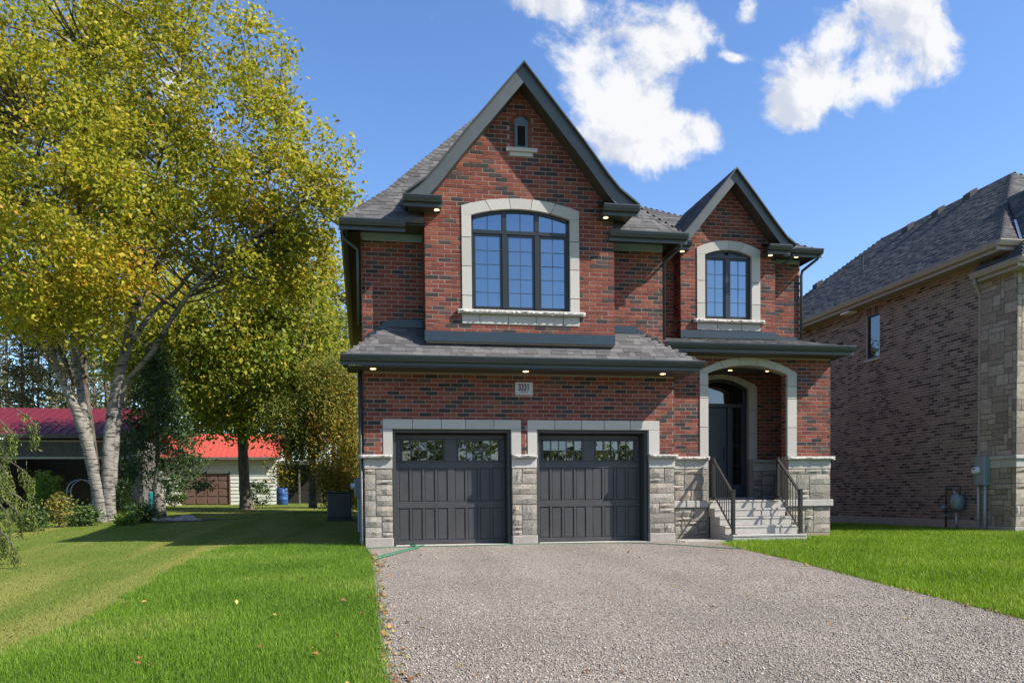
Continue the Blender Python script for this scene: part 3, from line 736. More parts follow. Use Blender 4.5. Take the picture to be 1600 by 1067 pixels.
# ---- stone base, band and cap
def plinth(O, u, n, a0, a1, seed, zb=.2, blocks_at=None, cap_ext=(0,0), rail=None):
    if rail:
        stone_wall(H, O, u, n, a0, a1, zb, .735, m_stone, seed); stone_wall(H, O, u, n, a0, a1, .90, 1.64, m_stone, seed+50)
    else: stone_wall(H, O, u, n, a0, a1, zb, 1.64, m_stone, seed)
    blocks(H, O, u, n, a0, a1, 1.645, 1.85, blocks_at or [], .012, .05)
    cap_course(H, O, u, n, a0-cap_ext[0], a1+cap_ext[1], 1.852, 1.932, .085, seed)
def found(a, b):
    bb = MB(); bb.cbox(a, b, .012); bb.build('foundation', m_found, H)
plinth((0,0,0), UX, FR, X0+.005, .625, 1, cap_ext=(.07,0)); plinth((0,0,0), UX, FR, 3.165, 3.71, 2); plinth((0,0,0), UX, FR, 6.25, XG-.003, 3, cap_ext=(0,.06))
for a, b in ((X0-.0,.628),(3.162,3.713),(6.247,XG)): found((a,-.03,-.25), (b,.2,.195))
plinth((0,YP,0), UX, FR, XG+.01, 8.0, 4, .1, [7.42], (0,.03), True); plinth((0,YP,0), UX, FR, 10.06, XP, 5, .1, [10.62], (.05,.08), True)
for a0, a1 in ((XG+.01,8.0),(10.0,XP+.05)):
    bb = MB(); bb.cbox((a0,YP-.055,.738), (a1,YP+.02,.9), .012); bb.build('water_table', m_conc, H)
plinth((0,YI,0), UX, FR, 9.95, 10.785, 6, .9, [10.3]); plinth((10.79,0,0), UY, LF, YP+.31, YI-.06, 7, .9, [1.9])
plinth((XG,0,0), UY, RT, .01, YP-.06, 8, .1); plinth((XP,0,0), UY, RT, YP+.005, 2.6, 9, .1, cap_ext=(.06,0)); plinth((X0,0,0), UY, LF, .005, 1.3, 10, .2, cap_ext=(.06,0))
# ---- garage surrounds
for k, (o0, o1, cuts) in enumerate((((.437),(3.366),(1.05,1.66,2.17,2.78)), ((3.511),(6.485),(4.11,4.71,5.22,5.81)))):
    blocks(H, (0,0,0), UX, FR, o0, o1, 2.472, 2.672, cuts, .014, .2, 'lintel_block')
    i0, i1 = GO[k]
    blocks(H, (0,0,0), UX, FR, o0, i0, ZC+.003, 2.469, [], .012, .2, 'jamb_block'); blocks(H, (0,0,0), UX, FR, i1, o1, ZC+.003, 2.469, [], .012, .2, 'jamb_block')
# ---- garage doors
def garage_door(x0, x1):
    yd = .42; ht = GH_
    d = MB(); d.box((x0+.06,yd,.02), (x1-.06,yd+.05,ht-.08)); D = d.build('garage_door', m_door, H)
    f = MB(); fw = .065                                     # casing round the opening
    f.cbox((x0+.002,.10,.0), (x0+fw,yd+.05,ht-.001)); f.cbox((x1-fw,.10,.0), (x1-.002,yd+.05,ht-.001)); f.cbox((x0+fw+.001,.10,ht-fw), (x1-fw-.001,yd+.05,ht-.001)); f.build('casing', m_metal, D)
    s = MB(); s.cbox((x0+.04,.0,-.2), (x1-.04,yd+.03,.02)); s.build('door_sill', m_conc, D)
    xa, xb = x0+.075, x1-.075; w = xb-xa
    fy = yd-.028
    def bar(a, b, c, e, nm='rail'): q = MB(); q.cbox((a,fy,c), (b,yd-.0005,e), .007); q.build(nm, m_door, D)
    ztop = ht-.085; zw0, zw1 = 1.80, 2.28
    bar(xa, xb, .03, .115); bar(xa, xb, .80, .945); bar(xa, xb, 1.655, zw0); bar(xa, xb, zw1, ztop)
    mid = (xa+xb)/2
    # stiles of the lower sections: four raised-edge panels a side
    cols = []
    st = .055; side = .06; cst = .16; pw = (w/2 - side - cst/2 - 3*st)/4
    x = xa; xsl = []
    for half in (0, 1):
        base = xa+side if half == 0 else mid+cst/2
        for i in range(4): xsl.append((base + i*(pw+st), base + i*(pw+st) + pw))
    for (z0, z1) in ((.116,.799),(.946,1.654)):
        bar(xa, xsl[0][0], z0, z1, 'stile')
        for i in range(7): bar(xsl[i][1], xsl[i+1][0], z0, z1, 'stile')
        bar(xsl[7][1], xb, z0, z1, 'stile')
        for (p0, p1) in xsl:
            q = MB(); q.cbox((p0+.012,yd-.012,z0+.012), (p1-.012,yd-.0005,z1-.012), .005); q.build('panel', m_door, D)
    bar(xa, xa+.115, zw0+.001, zw1-.001, 'stile'); bar(mid-.135, mid+.135, zw0+.001, zw1-.001, 'stile'); bar(xb-.115, xb, zw0+.001, zw1-.001, 'stile')
    for (a, b) in ((xa+.115, mid-.135), (mid+.135, xb-.115)):
        q = MB(); e = .03                                   # window frame
        q.cbox((a,fy-.012,zw0+.001), (b,fy+.02,zw0+e)); q.cbox((a,fy-.012,zw1-e), (b,fy+.02,zw1-.001)); q.cbox((a,fy-.012,zw0+e), (a+e,fy+.02,zw1-e)); q.cbox((b-e,fy-.012,zw0+e), (b,fy+.02,zw1-e))
        q.build('window_frame', m_door, D)
        a += e; b -= e; c0, c1 = zw0+e, zw1-e; pwid = (b-a)/5; ph = (c1-c0)/2
        for i in range(5):
            for j in range(2):
                p = MB(); tl = rb.uniform(-.004,.004); tz = rb.uniform(-.003,.003); y = yd-.012
                p.add([(a+i*pwid,y+tl,c0+j*ph),(a+(i+1)*pwid,y-tl,c0+j*ph),(a+(i+1)*pwid,y-tl+tz,c0+(j+1)*ph),(a+i*pwid,y+tl+tz,c0+(j+1)*ph)], [(0,1,2,3)]); p.build('pane', m_dglass, D, fix=False)
        g = MB()
        for i in range(1, 5): g.box((a+i*pwid-.009,fy-.008,c0), (a+i*pwid+.009,fy+.01,c1))
        g.box((a,fy-.0095,(c0+c1)/2-.009), (b,fy+.009,(c0+c1)/2+.009)); g.build('muntin', m_door, D)
for g in GO: garage_door(*g)
# ---- windows
m_grid = mat('window_grid', (.035,.06,.085), .4)
def window(x0, x1, z0, zs, zt, y, casements, transom=None, rows=5, panel=False):
    """y: face of the brick; the unit sits .1 behind it"""
    yf = y+.10; c = (x0+x1)/2; hw = (x1-x0)/2; n = 12
    arc = [(x0+(x1-x0)*i/n, arc_z(x0+(x1-x0)*i/n, c, hw, zs, zt)) for i in range(n+1)]
    b = MB(); b.prism([(x0,yf+.06,z0),(x1,yf+.06,z0)] + [(a,yf+.06,z) for a, z in reversed(arc)], (0,.03,0)); Wd = b.build('window', m_frame, H)
    f = MB(); e = .055
    f.cbox((x0,yf-.03,z0), (x0+e,yf+.06,zs)); f.cbox((x1-e,yf-.03,z0), (x1,yf+.06,zs)); f.cbox((x0+e,yf-.03,z0), (x1-e,yf+.06,z0+e))
    top = [(a,yf-.03,z) for a, z in arc]; inn = [(min(max(a,x0+.001),x1-.001),yf-.03,z-e) for a, z in arc]
    for i in range(n): f.prism([inn[i], inn[i+1], top[i+1], top[i]], (0,.09,0))
    f.build('outer_frame', m_frame, Wd)
    k = len(casements); ztr = transom or zs
    if transom or panel:
        q = MB(); q.cbox((x0+e,yf-.038,ztr-.045), (x1-e,yf+.055,ztr+.035)); q.build('transom_bar', m_frame, Wd)
    for i in range(1, k):
        xm = casements[i][0]; q = MB(); q.cbox((xm-.05,yf-.042,z0+e), (xm+.05,yf+.055,ztr-.046)); q.build('mullion', m_frame, Wd)
        if transom: q = MB(); q.cbox((xm-.05,yf-.036,ztr+.036), (xm+.05,yf+.055,arc_z(xm,c,hw,zs,zt)-e+.01)); q.build('mullion', m_frame, Wd)
    for i, (a, b_) in enumerate(casements):
        l = a+(e if i == 0 else .05); r = b_-(e if i == k-1 else .05); t0 = z0+e; t1 = ztr-.046; s = .045
        q = MB(); q.cbox((l+.002,yf-.022,t0+.002), (l+s,yf+.05,t1-.002)); q.cbox((r-s,yf-.022,t0+.002), (r-.002,yf+.05,t1-.002)); q.cbox((l+s,yf-.022,t0+.002), (r-s,yf+.05,t0+s)); q.cbox((l+s,yf-.022,t1-s), (r-s,yf+.05,t1-.002)); q.build('sash', m_frame, Wd)
        l += s; r -= s; t0 += s; t1 -= s; tl = rb.uniform(-.003,.003); tz = rb.uniform(-.003,.003)
        p = MB(); p.add([(l,yf+tl,t0),(r,yf-tl,t0),(r,yf-tl+tz,t1),(l,yf+tl+tz,t1)], [(0,1,2,3)]); p.build('pane', m_glass, Wd, fix=False)
        g = MB(); xm = (l+r)/2; g.box((xm-.0045,yf-.012,t0), (xm+.0045,yf-.005,t1))
        for j in range(1, rows): zz = t0+(t1-t0)*j/rows; g.box((l,yf-.0125,zz-.0045), (r,yf-.0055,zz+.0045))
        g.build('muntin', m_grid, Wd)
        if transom or panel:
            l2 = a+(e if i == 0 else .05); r2 = b_-(e if i == k-1 else .05); pts = [(l2,yf+.01,ztr+.036),(r2,yf+.01,ztr+.036)]
            for j in range(7): x = r2+(l2-r2)*j/6; pts.append((x,yf+.01,max(arc_z(x,c,hw,zs,zt)-e+.005, ztr+.037)))
            p = MB(); p.prism(pts, (0,.01,0)); p.build('pane' if transom else 'head_panel', m_glass if transom else m_vframe, Wd)
            if transom: g = MB(); xm = (l2+r2)/2; g.box((xm-.006,yf-.003,ztr+.036), (xm+.006,yf+.004,arc_z(xm,c,hw,zs,zt)-e)); g.build('muntin', m_frame, Wd)
c3 = [(2.28,2.985),(2.985,3.675),(3.675,4.37)]
window(2.28, 4.37, 4.895, 6.82, 7.0, YB, c3, 6.53, 5)
window(8.38, 9.61, 5.365, 6.93, 7.09, YD, [(8.38,8.995),(8.995,9.61)], None, 4, True)
def surround(y, xo0, xo1, xi0, xi1, z0, zsi, zti, zso, zto, k, pj, n=FR, depth=.11):
    O = (0,y,0)
    blocks(H, O, UX, n, xo0, xi0, z0, zsi, pj, .02, depth, 'jamb_block', vertical=True); blocks(H, O, UX, n, xi1, xo1, z0, zsi, pj, .02, depth, 'jamb_block', vertical=True)
    arch_blocks(H, O, UX, n, xi0, xi1, xo0, xo1, zsi+.003, zti, zso, zto, k, .02, depth)
surround(YB, 2.08, 4.57, 2.28, 4.37, 4.895, 6.83, 6.995, 7.01, 7.21, 5, (5.18,5.78,6.37))
cap_course(H, (0,YB,0), UX, FR, 1.98, 4.68, 4.80, 4.89, .09, 21, 'sill', 3)
blocks(H, (0,YB,0), UX, FR, 2.075, 4.57, 4.61, 4.797, (2.44,3.04,3.63,4.22), .018, .05, 'apron_block')
surround(YD, 8.17, 9.84, 8.38, 9.61, 5.365, 6.945, 7.08, 7.10, 7.30, 4, (5.75,6.3))
cap_course(H, (0,YD,0), UX, FR, 8.06, 9.93, 5.27, 5.36, .09, 22, 'sill', 2)
blocks(H, (0,YD,0), UX, FR, 8.17, 9.84, 5.10, 5.267, (8.7,9.34), .018, .05, 'apron_block')
surround(YP, 7.81, 10.27, 8.02, 10.03, 1.937, 3.88, 4.09, 3.92, 4.27, 5, (2.62,3.30,3.6), depth=.07)
brick_wall(H, (10.035,0,0), UY, LF, ZC, 3.9, lambda z: [(YP+.075,YP+.3)], m_brick); brick_wall(H, (8.04,0,0), UY, RT, ZC, 3.9, lambda z: [(YP+.075,YP+.3)], m_brick)
surround(YI, 8.1, 10.05, 8.33, 9.83, 1.937, 3.76, 4.0, 3.80, 4.10, 5, (2.6,3.2))
# vent window
b = MB(); pts = [(3.21,YB+.03,8.25),(3.48,YB+.03,8.25)] + [(VC+.135*math.cos(a), YB+.03, 8.735+.135*math.sin(a)) for a in np.linspace(0, math.pi, 11)]
b.prism([(p[0],YB-.006,p[2]) for p in pts], (0,.004,0)); VW = b.build('vent_window', m_dark, H)
b = MB(); o_ = [(3.21,8.25)] + [(VC+.135*math.cos(a), 8.735+.135*math.sin(a)) for a in np.linspace(math.pi, 0, 11)] + [(3.48,8.25)]; i_ = [(3.265,8.28)] + [(VC+.08*math.cos(a), 8.69+.0*math.sin(a)) for a in np.linspace(math.pi, 0, 11)] + [(3.425,8.28)]
for j in range(len(o_)-1): b.prism([(o_[j][0],YB-.045,o_[j][1]),(o_[j+1][0],YB-.045,o_[j+1][1]),(i_[j+1][0],YB-.045,i_[j+1][1]),(i_[j][0],YB-.045,i_[j][1])], (0,.05,0))
b.prism([(3.21,YB-.045,8.25),(3.48,YB-.045,8.25),(3.425,YB-.045,8.28),(3.265,YB-.045,8.28)], (0,.05,0)); b.build('vent_frame', m_vframe, VW)
for k in range(9): b = MB(); z = 8.295+k*.043; b.prism([(3.266,YB-.034,z),(3.424,YB-.034,z),(3.424,YB-.009,z+.03),(3.266,YB-.009,z+.03)], (0,.004,.004)); b.build('slat', m_dark, VW)
blocks(H, (0,YB,0), UX, FR, 3.025, 3.685, 8.165, 8.245, [], .06, .05, 'sill'); blocks(H, (0,YB,0), UX, FR, 3.10, 3.59, 8.08, 8.162, [], .025, .05, 'apron_block')
# plaque
b = MB(); b.cbox((3.25,-.015,3.215), (3.635,.05,3.478), .008); PL = b.build('address_plaque', m_plaque, H)
def text(body, x, y, z, size, par, m, name='number', sx=1.0, ext=.002):
    cu_ = bpy.data.curves.new(name, 'FONT'); cu_.body = body; cu_.size = size; cu_.align_x = 'CENTER'; cu_.align_y = 'CENTER'; cu_.extrude = ext; cu_.offset = .006
    o = bpy.data.objects.new(name, cu_); COL.objects.link(o); cu_.materials.append(m); o.parent = par; o.rotation_euler = (math.pi/2, 0, 0); o.scale = (sx, 1, 1)
    me = bpy.data.meshes.new_from_object(o); nm = bpy.data.objects.new(name, me); COL.objects.link(nm); nm.parent = par; nm.rotation_euler = o.rotation_euler; nm.scale = o.scale; bpy.data.objects.remove(o); o = nm
    o.location = vec((x, y, z)) - WL[par.name]; return o
text('3331', 3.437, -.018, 3.362, .20, PL, m_text, 'number', .62, .003)
b = MB(); q = random.Random(4); x = 3.345
while x < 3.52:
    w_ = q.uniform(.008,.02); b.box((x,-.0175,3.262), (x+w_,-.015,3.262+q.uniform(.010,.018))); x += w_+q.choice((.004,.004,.016))
b.build('small_lettering', m_text, PL)
# ---- entry door with arched transom and sidelight
yd = YI+.17
b = MB(); arcp = [(DX[0]+(DX[1]-DX[0])*i/12, arc_z(DX[0]+(DX[1]-DX[0])*i/12, 9.08, .75, 3.76, 4.0)) for i in range(13)]
b.prism([(DX[0],yd+.05,.93),(DX[1],yd+.05,.93)] + [(a,yd+.05,z) for a, z in reversed(arcp)], (0,.04,0)); ED = b.build('entry_door', m_edoor, H)
def eb(a, c, nm='frame', m=m_edoor, ch=.008): q = MB(); q.cbox(a, c, ch); return q.build(nm, m, ED)
eb((DX[0],yd-.04,.95), (DX[0]+.07,yd+.05,3.70)); eb((DX[1]-.07,yd-.04,.95), (DX[1],yd+.05,3.70)); eb((DX[0]+.07,yd-.045,3.28), (DX[1]-.07,yd+.05,3.38)); eb((9.30,yd-.045,.95), (9.41,yd+.05,3.28))
eb((DX[0]+.07,yd-.03,.95), (9.30,yd+.05,1.0), 'threshold', m_metal)
eb((DX[0]+.075,yd-.008,1.0), (9.295,yd+.045,3.275), 'door_leaf')
for (z0, z1) in ((1.15,1.75),(1.9,3.12)):
    eb((8.55,yd-.022,z0), (9.16,yd-.007,z1), 'raised_panel'); eb((8.60,yd-.034,z0+.05), (9.11,yd-.021,z1-.05), 'raised_panel')
eb((9.205,yd-.045,1.9), (9.245,yd-.009,2.25), 'door_handle', m_iron)
eb((9.41,yd-.02,.95), (9.76,yd+.04,1.30), 'sidelight_panel'); eb((9.45,yd-.03,1.02), (9.72,yd-.019,1.24), 'raised_panel')
for a, c in (((9.41,yd-.025,1.30),(9.46,yd+.04,3.28)), ((9.71,yd-.025,1.30),(9.76,yd+.04,3.28))): eb(a, c, 'sash')
p = MB(); p.add([(9.46,yd+.01,1.30),(9.71,yd+.01,1.30),(9.71,yd+.008,3.28),(9.46,yd+.008,3.28)], [(0,1,2,3)]); p.build('pane', m_dglass, ED, fix=False)
g = MB()
for zz in (1.8,2.3,2.8): g.box((9.46,yd-.008,zz-.008), (9.71,yd-.001,zz+.008))
g.box((9.60,yd-.0085,1.3), (9.612,yd-.0005,3.28)); g.build('muntin', m_frame, ED)
pts = [(DX[0]+.07,yd+.0,3.38),(DX[1]-.07,yd+.0,3.38)] + [(DX[1]-.07+(DX[0]-DX[1]+.14)*j/8, yd, arc_z(DX[1]-.07+(DX[0]-DX[1]+.14)*j/8, 9.08, .75, 3.76, 4.0)-.07) for j in range(9)]
p = MB(); p.prism(pts, (0,.02,0)); p.build('transom_pane', m_dglass, ED)
f = MB()
for i in range(12): f.prism([(arcp[i][0],yd-.04,arcp[i][1]-.07),(arcp[i+1][0],yd-.04,arcp[i+1][1]-.07),(arcp[i+1][0],yd-.04,arcp[i+1][1]),(arcp[i][0],yd-.04,arcp[i][1])], (0,.09,0))
f.build('arched_frame', m_edoor, ED)
b = MB(); b.cbox((8.2,YI-.12,.905), (9.95,YI+.16,.965), .01); b.build('door_step', m_conc, H)
b = MB(); b.box((7.0,YP+.02,.60), (10.79,YI,.90)); b.build('porch_floor', m_conc, H)
b = MB(); b.box((6.86,YP+.295,4.12), (XP-.02,YI+.0,4.26)); b.build('porch_ceiling', m_soffit, H)
pot(H, onY(1141,578,1.9)*[1,1,0]+[0,0,4.118]); pot(H, onY(1199.5,579,1.9)*[1,1,0]+[0,0,4.118])

# ---- roofs: main hip (A), right hip (B), bay gable, dormer gable, pent roof over the garage, porch roof
def hipz(prof, d):
    return float(np.interp(d, [p[0] for p in prof], [p[1] for p in prof]))
ax0, ax1, ay0, ay1 = -.30, 6.87, -.55, 13.1; AZP = [(0,6.615),(.9,7.53),(3.5,10.63)]
for (d0, z0), (d1, z1) in zip(AZP, AZP[1:]):
    if d0 == 0:                                              # the bay stands in the middle of the lower slope
        roof_patch(H, [(ax0,ay0,z0),(1.31,ay0,z0),(1.31,ay0+d1,z1),(ax0+d1,ay0+d1,z1)], m_shing); roof_patch(H, [(5.35,ay0,z0),(ax1,ay0,z0),(ax1-d1,ay0+d1,z1),(5.35,ay0+d1,z1)], m_shing)
    else: roof_patch(H, [(ax0+d0,ay0+d0,z0),(ax1-d0,ay0+d0,z0),(ax1-d1,ay0+d1,z1),(ax0+d1,ay0+d1,z1)], m_shing)
    roof_patch(H, [(ax0+d0,ay1-d0,z0),(ax0+d0,ay0+d0,z0),(ax0+d1,ay0+d1,z1),(ax0+d1,ay1-d1,z1)], m_shing, rank=.02)
    roof_patch(H, [(ax1-d0,ay0+d0,z0),(ax1-d0,ay1-d0,z0),(ax1-d1,ay1-d1,z1),(ax1-d1,ay0+d1,z1)], m_shing, rank=.02)
    for sx, xx, n1 in ((1,ax0,(-.7,0,.7)), (-1,ax1,(.7,0,.7))):
        hip_caps(H, (xx+sx*d0,ay0+d0,z0), (xx+sx*d1,ay0+d1,z1), m_shing, (0,-.7,.7), n1)
bx0, bx1, by0 = 5.0, 11.33, 1.72; BZ = lambda d: 7.13+.6*d
roof_patch(H, [(bx0,by0,BZ(0)),(7.73,by0,BZ(0)),(7.73,by0+.5,BZ(.5)),(bx0,by0+.5,BZ(.5))], m_shing)     # the dormer stands between these two
roof_patch(H, [(10.27,by0,BZ(0)),(bx1,by0,BZ(0)),(bx1-.5,by0+.5,BZ(.5)),(10.27,by0+.5,BZ(.5))], m_shing)
roof_patch(H, [(bx0,by0+.5,BZ(.5)),(bx1-.5,by0+.5,BZ(.5)),(bx1-4,by0+4,BZ(4)),(bx0,by0+4,BZ(4))], m_shing)
roof_patch(H, [(bx1,by0,BZ(0)),(bx1,13.1,BZ(0)),(bx1-4,9.1,BZ(4)),(bx1-4,by0+4,BZ(4))], m_shing, rank=.02)
roof_patch(H, [(bx0,by0+4,BZ(4)),(bx1-4,by0+4,BZ(4)),(bx1-4,9.1,BZ(4)+.05),(bx0,9.1,BZ(4)+.05)], m_shing, rank=.02)
hip_caps(H, (bx1,by0,BZ(0)), (bx1-4,by0+4,BZ(4)), m_shing, (0,-.5,.86), (.5,0,.86))
# gutters, fascias, soffits of A and B
gutter(H, (-.38,-.63,6.60), (.93,-.63,6.60), FR); gutter(H, (5.2,-.63,6.62), (6.95,-.63,6.62), FR)
gutter(H, (-.38,-.63,6.60), (-.38,13.1,6.60), LF); gutter(H, (6.95,-.63,6.62), (6.95,2.2,6.62), RT)
def soffit(a, b): q = MB(); q.box(a, b); q.build('soffit', m_soffit, H)
soffit((-.26,-.5,6.545), (1.32,YU,6.56)); soffit((5.34,-.5,6.565), (6.83,YU,6.58)); soffit((-.26,.001,6.545), (X0,13.1,6.56)); soffit((XU,.001,6.565), (6.83,2.2,6.58))
for (a, b_) in (((X0,YU-.02,6.38),(1.315,YU+.02,6.544)), ((5.345,YU-.02,6.40),(XU,YU+.02,6.564))): q = MB(); q.cbox(a, b_); q.build('frieze_board', m_frieze, H)
gutter(H, (10.28,1.60,7.14), (11.41,1.60,7.14), FR); gutter(H, (11.41,1.60,7.14), (11.41,13.1,7.14), RT); gutter(H, (6.98,1.60,7.14), (7.7,1.60,7.14), FR)
soffit((6.96,1.73,7.0), (7.76,YR,7.015)); soffit((10.24,1.73,7.0), (11.28,YR,7.015)); soffit((XP-.06,YR+.001,7.0), (11.28,13.1,7.015))
q = MB(); q.cbox((10.26,YR-.02,6.90), (XP-.06,YR+.02,6.998)); q.build('frieze_board', m_frieze, H)
# gables
def gable(xc, prof, yf, yw, yb, drop, sidewall):
    for sx in (-1, 1):
        pts = [(xc+sx*a, z) for a, z in prof]
        for i in range(len(pts)-1):
            (a0, z0), (a1, z1) = pts[i+1], pts[i]
            e = [(a0,yf+.01,z0),(a0,yb,z0),(a1,yb,z1),(a1,yf+.01,z1)]
            roof_patch(H, e, m_shing, rank=.05 if sx > 0 else .3)
        top = [(a, yf, z-.012) for a, z in pts]; bot = [(a, yf, z-drop if i < len(pts)-1 else z-.10) for i, (a, z) in enumerate(pts)]
        f = MB()
        for i in range(len(pts)-1): f.prism([top[i], top[i+1], bot[i+1], bot[i]], (0,.03,0))
        f.build('rake_board', m_rake, H)
        f = MB()                                             # thin drip edge over the rake
        for i in range(len(pts)-1): f.prism([(top[i][0],yf-.085,top[i][2]+.012),(top[i+1][0],yf-.085,top[i+1][2]+.012),(top[i+1][0],yf-.085,top[i+1][2]-.03),(top[i][0],yf-.085,top[i][2]-.03)], (0,.083,0))
        f.build('drip_edge', m_metal, H)
        f = MB()
        for i in range(len(pts)-1):
            b0, b1 = bot[i], bot[i+1]; f.prism([(b0[0],yf+.031,b0[2]+.02),(b1[0],yf+.031,b1[2]+.02),(b1[0],yw-.001,b1[2]+.02),(b0[0],yw-.001,b0[2]+.02)], (0,0,.012))
        f.build('rake_soffit', m_soffit, H)
gable(XC, PK, YB-.42, YB, 2.6, .40, 2.0); gable(XD, PD, YD-.42, YD, 5.2, .33, 1.25)
def eave_return(x0, x1, yf, yw, zt, lampx, out):
    """boxed return under the foot of a rake: gutter, little sloping top, soffit"""
    gutter(H, (x0,yf,zt), (x1,yf,zt), FR); gutter(H, (x0 if out < 0 else x1,yf,zt), (x0 if out < 0 else x1,yw+.3,zt), (out,0,0))
    ix0, ix1 = (x0+.13, x1) if out < 0 else (x0, x1-.13)
    q = MB(); q.box((ix0,yf+.13,zt-.19), (ix1,yw-.001,zt-.175)); q.build('soffit', m_soffit, H)
    q = MB(); q.prism([(ix0,yf+.02,zt-.005),(ix1,yf+.02,zt-.005),(ix1,yw-.001,zt+.12),(ix0,yw-.001,zt+.12)], (0,0,.012)); q.build('return_cap', m_flash, H)
    pot(H, (lampx, (yf+yw)/2+.06, zt-.192))
eave_return(.87, 1.64, YB-.52, YB, 7.02, 1.56, -1); eave_return(4.98, 5.75, YB-.52, YB, 7.04, 5.10, 1)
eave_return(7.48, 7.86, YD-.5, YD, 7.13, 7.72, -1); eave_return(9.86, 10.45, YD-.5, YD, 7.13, 10.02, 1)
pot(H, (.22,-.3,6.543)); pot(H, (6.35,-.3,6.563)); pot(H, (10.85,1.95,6.998))
# pent roof over the garage
gx0, gx1, gy, gz0 = -.32, 7.17, -.67, 3.885
zb_, zw_ = 4.22, 4.60
roof_patch(H, [(gx0,gy,gz0),(gx1,gy,gz0),(6.1,YU-.002,zw_),(.55,YU-.002,zw_)], m_shing, rank=4)
q = [(gx0,gy,gz0),(.55,-.002,zw_),(X0-.001,-.001,zw_-.33),(gx0,-.001,gz0)]
roof_patch(H, [(gx0,YU-.001,gz0),(gx0,gy,gz0),(.55,YU-.002,zw_),(.03,YU-.001,gz0+.29)], m_shing, rank=.3)
roof_patch(H, [(gx1,gy,gz0),(gx1,.9,gz0),(6.85,.9,gz0+.22),(6.1,YU-.002,zw_)], m_shing, rank=.3)
hip_caps(H, (gx0,gy,gz0), (.55,YU-.002,zw_), m_shing, (0,-.7,.7), (-.6,0,.8)); hip_caps(H, (gx1,gy,gz0), (6.1,YU-.002,zw_), m_shing, (0,-.7,.7), (.5,0,.85))
gutter(H, (-.40,-.755,3.89), (7.25,-.755,3.89), FR); gutter(H, (-.40,-.755,3.89), (-.40,.3,3.89), LF); gutter(H, (7.25,-.755,3.89), (7.25,.7,3.89), RT)
soffit((-.27,-.625,3.66), (7.12,-.001,3.675)); soffit((XG,.0,3.66), (7.12,.75,3.675)); soffit((-.27,.0,3.66), (X0,.3,3.675))
for x in (.25,3.42,6.45): pot(H, (x,-.33,3.658), .06)
def flash(pts, nm='flashing', n=FR, d=.03):
    q = MB(); q.prism(pts, vec(n)*d); q.build(nm, m_flash, H)
FY = YU-.001
flash([(.5,FY,4.60),(1.318,FY,4.60),(1.318,FY,4.76),(.62,FY,4.76)]); 
for i in range(4):
    a0 = .06+i*.13; z0 = 4.21+i*.098; flash([(a0,FY,z0),(a0+.15,FY,z0+.105),(a0+.15,FY,z0+.23),(a0,FY,z0+.17)], d=.02+.003*i)
flash([(1.315,YB-.001,4.23),(5.345,YB-.001,4.23),(5.345,YB-.001,4.44),(1.315,YB-.001,4.44)])
flash([(1.3185,YU-.03,4.25),(1.3185,YB-.03,4.23),(1.3185,YB-.03,4.44),(1.3185,YU-.03,4.74)], n=LF, d=.02)
flash([(5.345,FY,4.60),(6.0,FY,4.60),(6.02,FY,4.76),(5.345,FY,4.76)])
for i in range(4):
    a0 = 6.02+i*.14; z0 = 4.57-i*.075; flash([(a0,FY,z0),(a0+.16,FY,z0-.085),(a0+.16,FY,z0+.06),(a0,FY,z0+.14)], d=.02+.003*i)
# porch roof
px0, px1, py, pz = 6.78, 11.40, .38, 4.495
PS = .25
roof_patch(H, [(px0,py,pz),(px1,py,pz),(11.12,YD,pz+PS*(YD-py)),(px0,YD,pz+PS*(YD-py))], m_shing, rank=1.5)
roof_patch(H, [(10.2,YD,pz+PS*(YD-py)),(11.12,YD,pz+PS*(YD-py)),(11.11,YR,pz+PS*(YR-py)),(10.2,YR,pz+PS*(YR-py))], m_shing)
roof_patch(H, [(px1,py,pz),(px1,5,pz),(11.12,5,pz+.38),(11.12,YD,pz+PS*(YD-py))], m_shing, rank=.1)
hip_caps(H, (px1,py,pz), (11.12,YD,pz+PS*(YD-py)), m_shing, (0,-.25,.97), (.7,0,.7), .09)
gutter(H, (6.80,.30,4.50), (11.47,.30,4.50), FR); gutter(H, (11.47,.30,4.50), (11.47,5,4.50), RT)
soffit((6.86,.43,4.285), (11.34,YP,4.30)); soffit((XP,YP+.001,4.285), (11.34,5,4.30))
flash([(7.74,YD-.001,4.90),(10.26,YD-.001,4.90),(10.26,YD-.001,5.08),(7.74,YD-.001,5.08)]); flash([(10.26,YR-.001,4.96),(11.1,YR-.001,4.96),(11.1,YR-.001,5.04),(10.26,YR-.001,5.06)])
# downspouts
def downspout(pts, r=.036, m=m_metal, par=H, name='downspout'): q = MB(); q.tube(pts, r, 8); q.build(name, m, par, True)
downspout([(-.30,.12,6.47),(-.30,.12,6.40),(-.02,.1,6.18),(-.02,.1,6.0),(-.02,.1,4.62)]); downspout([(-.02,.06,3.66),(-.02,.06,.2),(-.05,-.02,.05)], .045)
downspout([(6.9,-.3,6.5),(6.88,-.2,6.40),(6.68,.2,6.2),(6.68,.2,4.5)])
downspout([(6.98,1.9,7.0),(6.95,2.0,6.8),(7.30,2.15,6.55),(7.30,2.19,4.65)]); 
downspout([(10.62,1.68,6.98),(10.60,1.8,6.88),(10.30,1.98,6.68),(10.29,2.2,6.6),(10.29,2.2,5.0)], .03)
downspout([(11.33,1.72,7.0),(11.32,1.75,6.92),(11.14,2.18,6.72),(11.125,2.2,6.6),(11.125,2.2,5.0)])

